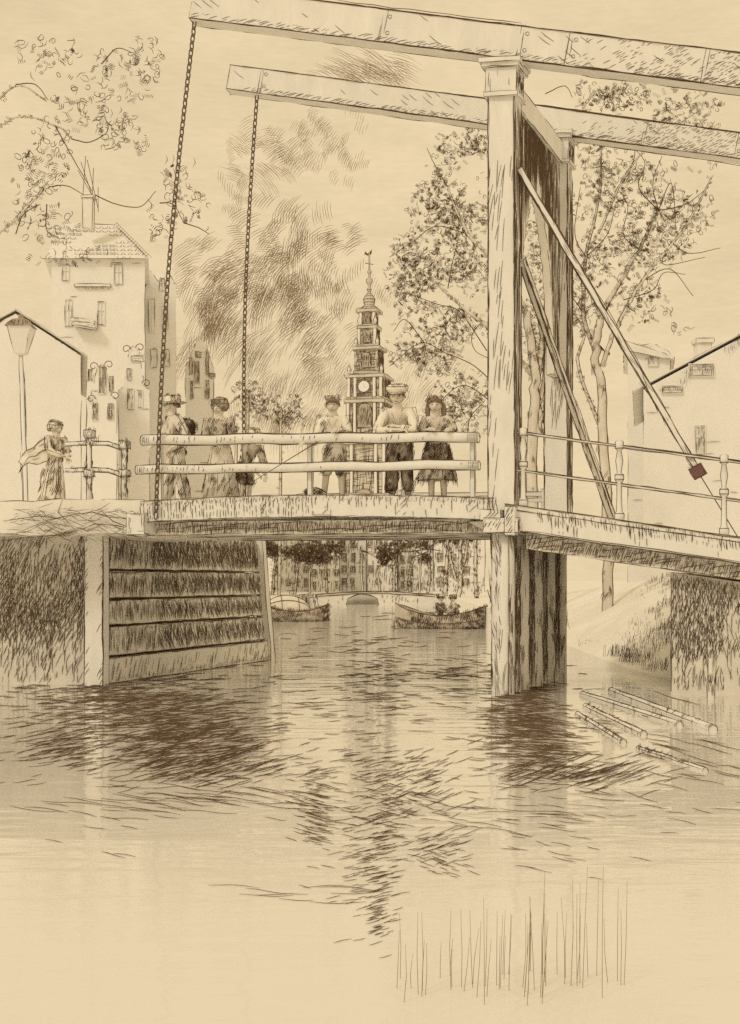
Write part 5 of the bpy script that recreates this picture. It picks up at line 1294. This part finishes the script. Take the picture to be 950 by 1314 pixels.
        if hat == 'cap':
            vz = [W_(hd(.06*math.cos(a), -.03-.075*math.sin(a), .955)) for a in [PI*i/8 for i in range(9)]]; mb.prism(vz, UP*.008*H, 0, w_*.8)
        mb.hatch_faces(0, nf, 26, (.4, 0, 1), (.02*H, .05*H), w_*.9, None, 1, 3)
        mb.build({'brim': 'hat', 'cap': 'cap', 'bonnet': 'bonnet'}[hat], [M[hatcol], INK], T_, True)
    return T_, W_, hd, up
RZ = 3.70          # top of the near rail
def spot(u, k): s = s_at(u, k); p = NL(s, k, deckz(s)+.004); return p
def arms_on_rail(p, H, yaw, lr, k):          # wrists in local coordinates so that they rest on the rail
    dy = -(k+.02); return {sx: (V((sx*.21, dy*.45, RZ-p.z-.02)), V((x, dy, RZ-p.z+.03))) for sx, x in lr.items()}
grp = 'people on the drawbridge'
yw = math.radians(-8)
p = spot(430, .42); person('barefoot looking boy in pale blouse and shorts leaning on rail with a rod' if False else 'boy in pale blouse and shorts leaning on the rail holding a fishing rod', p, 1.50, yw, 'linen', 'shorts', 'midcloth', None, 'short', .34,
    {-1: (V((-.24, -.25, RZ-p.z-.08)), V((-.34, -.47, RZ-p.z-.12))), 1: (V((.24, -.2, RZ-p.z+.03)), V((.13, -.47, RZ-p.z+.04)))}, {-1: V((-.16, .0, 0)), 1: V((.1, .06, 0))}, 0, 1.08, .12, group=grp, hatchd=(.9, .9))
rod_c = p
mb = MB(); a = NL(s_at(404, -.15), -.14, RZ-.14); b_ = NL(s_at(268, -.8), -.8, Z(668, 20.0))
b_ = NL(s_at(322, -.7), -.7, Z(622, 19.6))
mb.tube([a+(a-b_)*.12, a, b_], [.011, .009, .004], 6); mb.build('fishing_rod', [M['chain'], INK], origin=a, label='thin fishing rod held out over the rail by the boy in shorts', category='fishing rod')
p = spot(513, .42); person('boy in a round cap leaning on crossed arms over the top rail', p, 1.66, yw, 'linen', 'trousers', 'darkcloth', 'cap', 'short', .52,
    {-1: (V((-.27, -.43, RZ-p.z+.03)), V((.0, -.47, RZ-p.z+.035))), 1: (V((.28, -.43, RZ-p.z+.03)), V((.03, -.43, RZ-p.z+.085)))}, {-1: V((-.11, .0, 0)), 1: V((.12, .05, 0))}, 0, 1.1, .12, group=grp, hatchd=(.9, 2.6))
p = spot(561, .42); person('long haired girl in dark skirt leaning over the top rail', p, 1.52, yw, 'midcloth', 'skirt', 'drab', None, 'long', .46,
    {-1: (V((-.22, -.22, RZ-p.z-.02)), V((-.08, -.46, RZ-p.z+.03))), 1: (V((.26, -.24, RZ-p.z+.02)), V((.22, -.47, RZ-p.z+.03)))}, {-1: V((-.08, 0, 0)), 1: V((.1, .03, 0))}, 0, 1.12, .15, group=grp, hatchd=(1.6, 2.6), skirt_hem=.2)
p = spot(226, 1.0); person('man in brimmed hat and loose jacket with hand on hip by the near chain', p, 1.70, math.radians(-62), 'midcloth', 'trousers', 'midcloth', 'brim', 'short', .10,
    {1: (V((.38, .06, 1.04)), V((.16, -.08, .92))), -1: (V((-.26, -.1, 1.08)), V((-.14, -.3, .98)))}, {-1: V((-.1, -.12, 0)), 1: V((.1, .14, 0))}, 0, 1.0, .05, group=grp, hatchd=(1.2, .8))
pk, Wk = p, None
mb = MB(); c = p+V((.17, .02, 1.22)); vs_, fs_ = skin([c+V((.0, 0, .16)), c, c+V((-.08, -.02, -.2))], [(0, 1), (1, 2)], [.11, .15, .09], 2); mb.add(vs_, fs_); mb.hatch_faces(0, len(mb.f), 120, (.6, 0, 1), (.06, .18), PX(21), None, 1, 5)
mb.build('bundle', [M['drab'], INK], smooth=True, origin=c, label='dark cloth bundle slung on the back of the man in brimmed hat', category='bundle')
p = spot(284, .8); person('woman in dark bonnet and shawl, long skirt, between the two chains', p, 1.58, math.radians(-20), 'drab', 'skirt', 'linen', 'bonnet', 'short', .12,
    {1: (V((.22, -.06, 1.0)), V((.06, -.24, .98))), -1: (V((-.24, -.06, 1.0)), V((-.1, -.26, .95)))}, None, 0, 1.05, .1, group=grp, hatchd=(1.5, .7), hatcol='darkcloth')
p = spot(314, .55); person('small child in round hat bending down beside the woman in bonnet', p, 1.12, math.radians(35), 'drab', 'shorts', 'darkcloth', 'brim', 'short', .75,
    {1: (V((.16, -.3, .55)), V((.1, -.42, .4))), -1: (V((-.16, -.3, .55)), V((-.06, -.45, .42)))}, None, .03, 1.2, -.1, group=grp, hatchd=(1.6, 1.6))
# sack on the deck
mb = MB(); c = spot(404, .35)+UP*.09; vs_, fs_ = skin([c+A*-.15, c+A*.02+UP*.01, c+A*.17-UP*.02], [(0, 1), (1, 2)], [.07, .1, .06], 2); mb.add(vs_, fs_); mb.hatch_faces(0, len(mb.f), 60, (.7, 0, .6), (.05, .14), W, None, 1, 4)
mb.build('sack', [M['midcloth'], INK], smooth=True, origin=c, label='lumpy sack lying on the bridge deck beside the boy with the rod', category='sack')
# woman on the landing
y = 23.6; p = V((X(70, y), y, 2.8)); TT, Wl, hd_, up_ = person('woman on the landing in long skirt, her shawl blown out behind', p, 1.52, math.radians(58), 'linen', 'skirt', 'linen', 'bonnet', 'short', .06,
    {1: (V((.22, -.06, 1.0)), V((.08, -.22, .9))), -1: (V((-.22, -.1, 1.0)), V((-.06, -.26, .92)))}, None, 0, 1.0, .1, hatchd=(1.6, 1.0), hatcol='midcloth', wind=-3)
mb = MB(); c = p+V((-.05, -.10, 1.16)); rows = []
for i in range(11):
    f = i/10
    rows.append([c+V((-.03-.46*f-.05*math.sin(j*2.1)*f, -.05+.05*math.sin(f*8+j*1.2), (.10-.11*j)*(1-.55*f)-.20*f+.06*math.sin(f*9+j*.5)*f-.12*f*f)) for j in range(5)])
vs_ = [q for r in rows for q in r]; n = 5
vs2 = [q+V((0, .012, .004)) for q in vs_]
fs_ = [(i*n+j, i*n+j+1, (i+1)*n+j+1, (i+1)*n+j) for i in range(10) for j in range(n-1)]
mb.add(vs_, fs_); mb.add(vs2, fs_)
for q in range(16):
    r0 = random.choice(rows[:8]); r1 = rows[rows.index(r0)+2]; j = random.randint(0, 4); mb.stroke([r0[j]+V((0, -.008, .01*q%.04)), r1[j]+V((0, -.008, .01))], PX(23.6, .9))
for j in (0, 2, 4): mb.stroke([r[j]+V((0, -.006, 0)) for r in rows], PX(23.6))
mb.stroke([q+V((0, -.006, 0)) for q in rows[-1]], PX(23.6))
mb.build('shawl', [M['linen'], INK], TT, True)
# boaters
for u, lab, f, top, bc_ in ((569, 'boater seated upright in dark clothes in the rowing boat', -.05, 'darkcloth', 'darkcloth'), (588, 'boater seated hunched in paler clothes in the rowing boat', .36, 'midcloth', 'midcloth')):
    q = bc+d*(f*1.5); q.z = .10
    person(lab, q, 1.5, math.radians(60 if f < 0 else -70), top, 'trousers', bc_, 'cap', 'short', .25 if f > 0 else .1, {1: (V((.2, -.15, .55)), V((.1, -.35, .45))), -1: (V((-.2, -.15, .55)), V((-.1, -.35, .45)))}, None, 0, 1.0, .1, sit=True, seat_h=.22, hands=False, group='people in the rowing boat', hatchd=(.7, .5), w_=PX(46, .9))
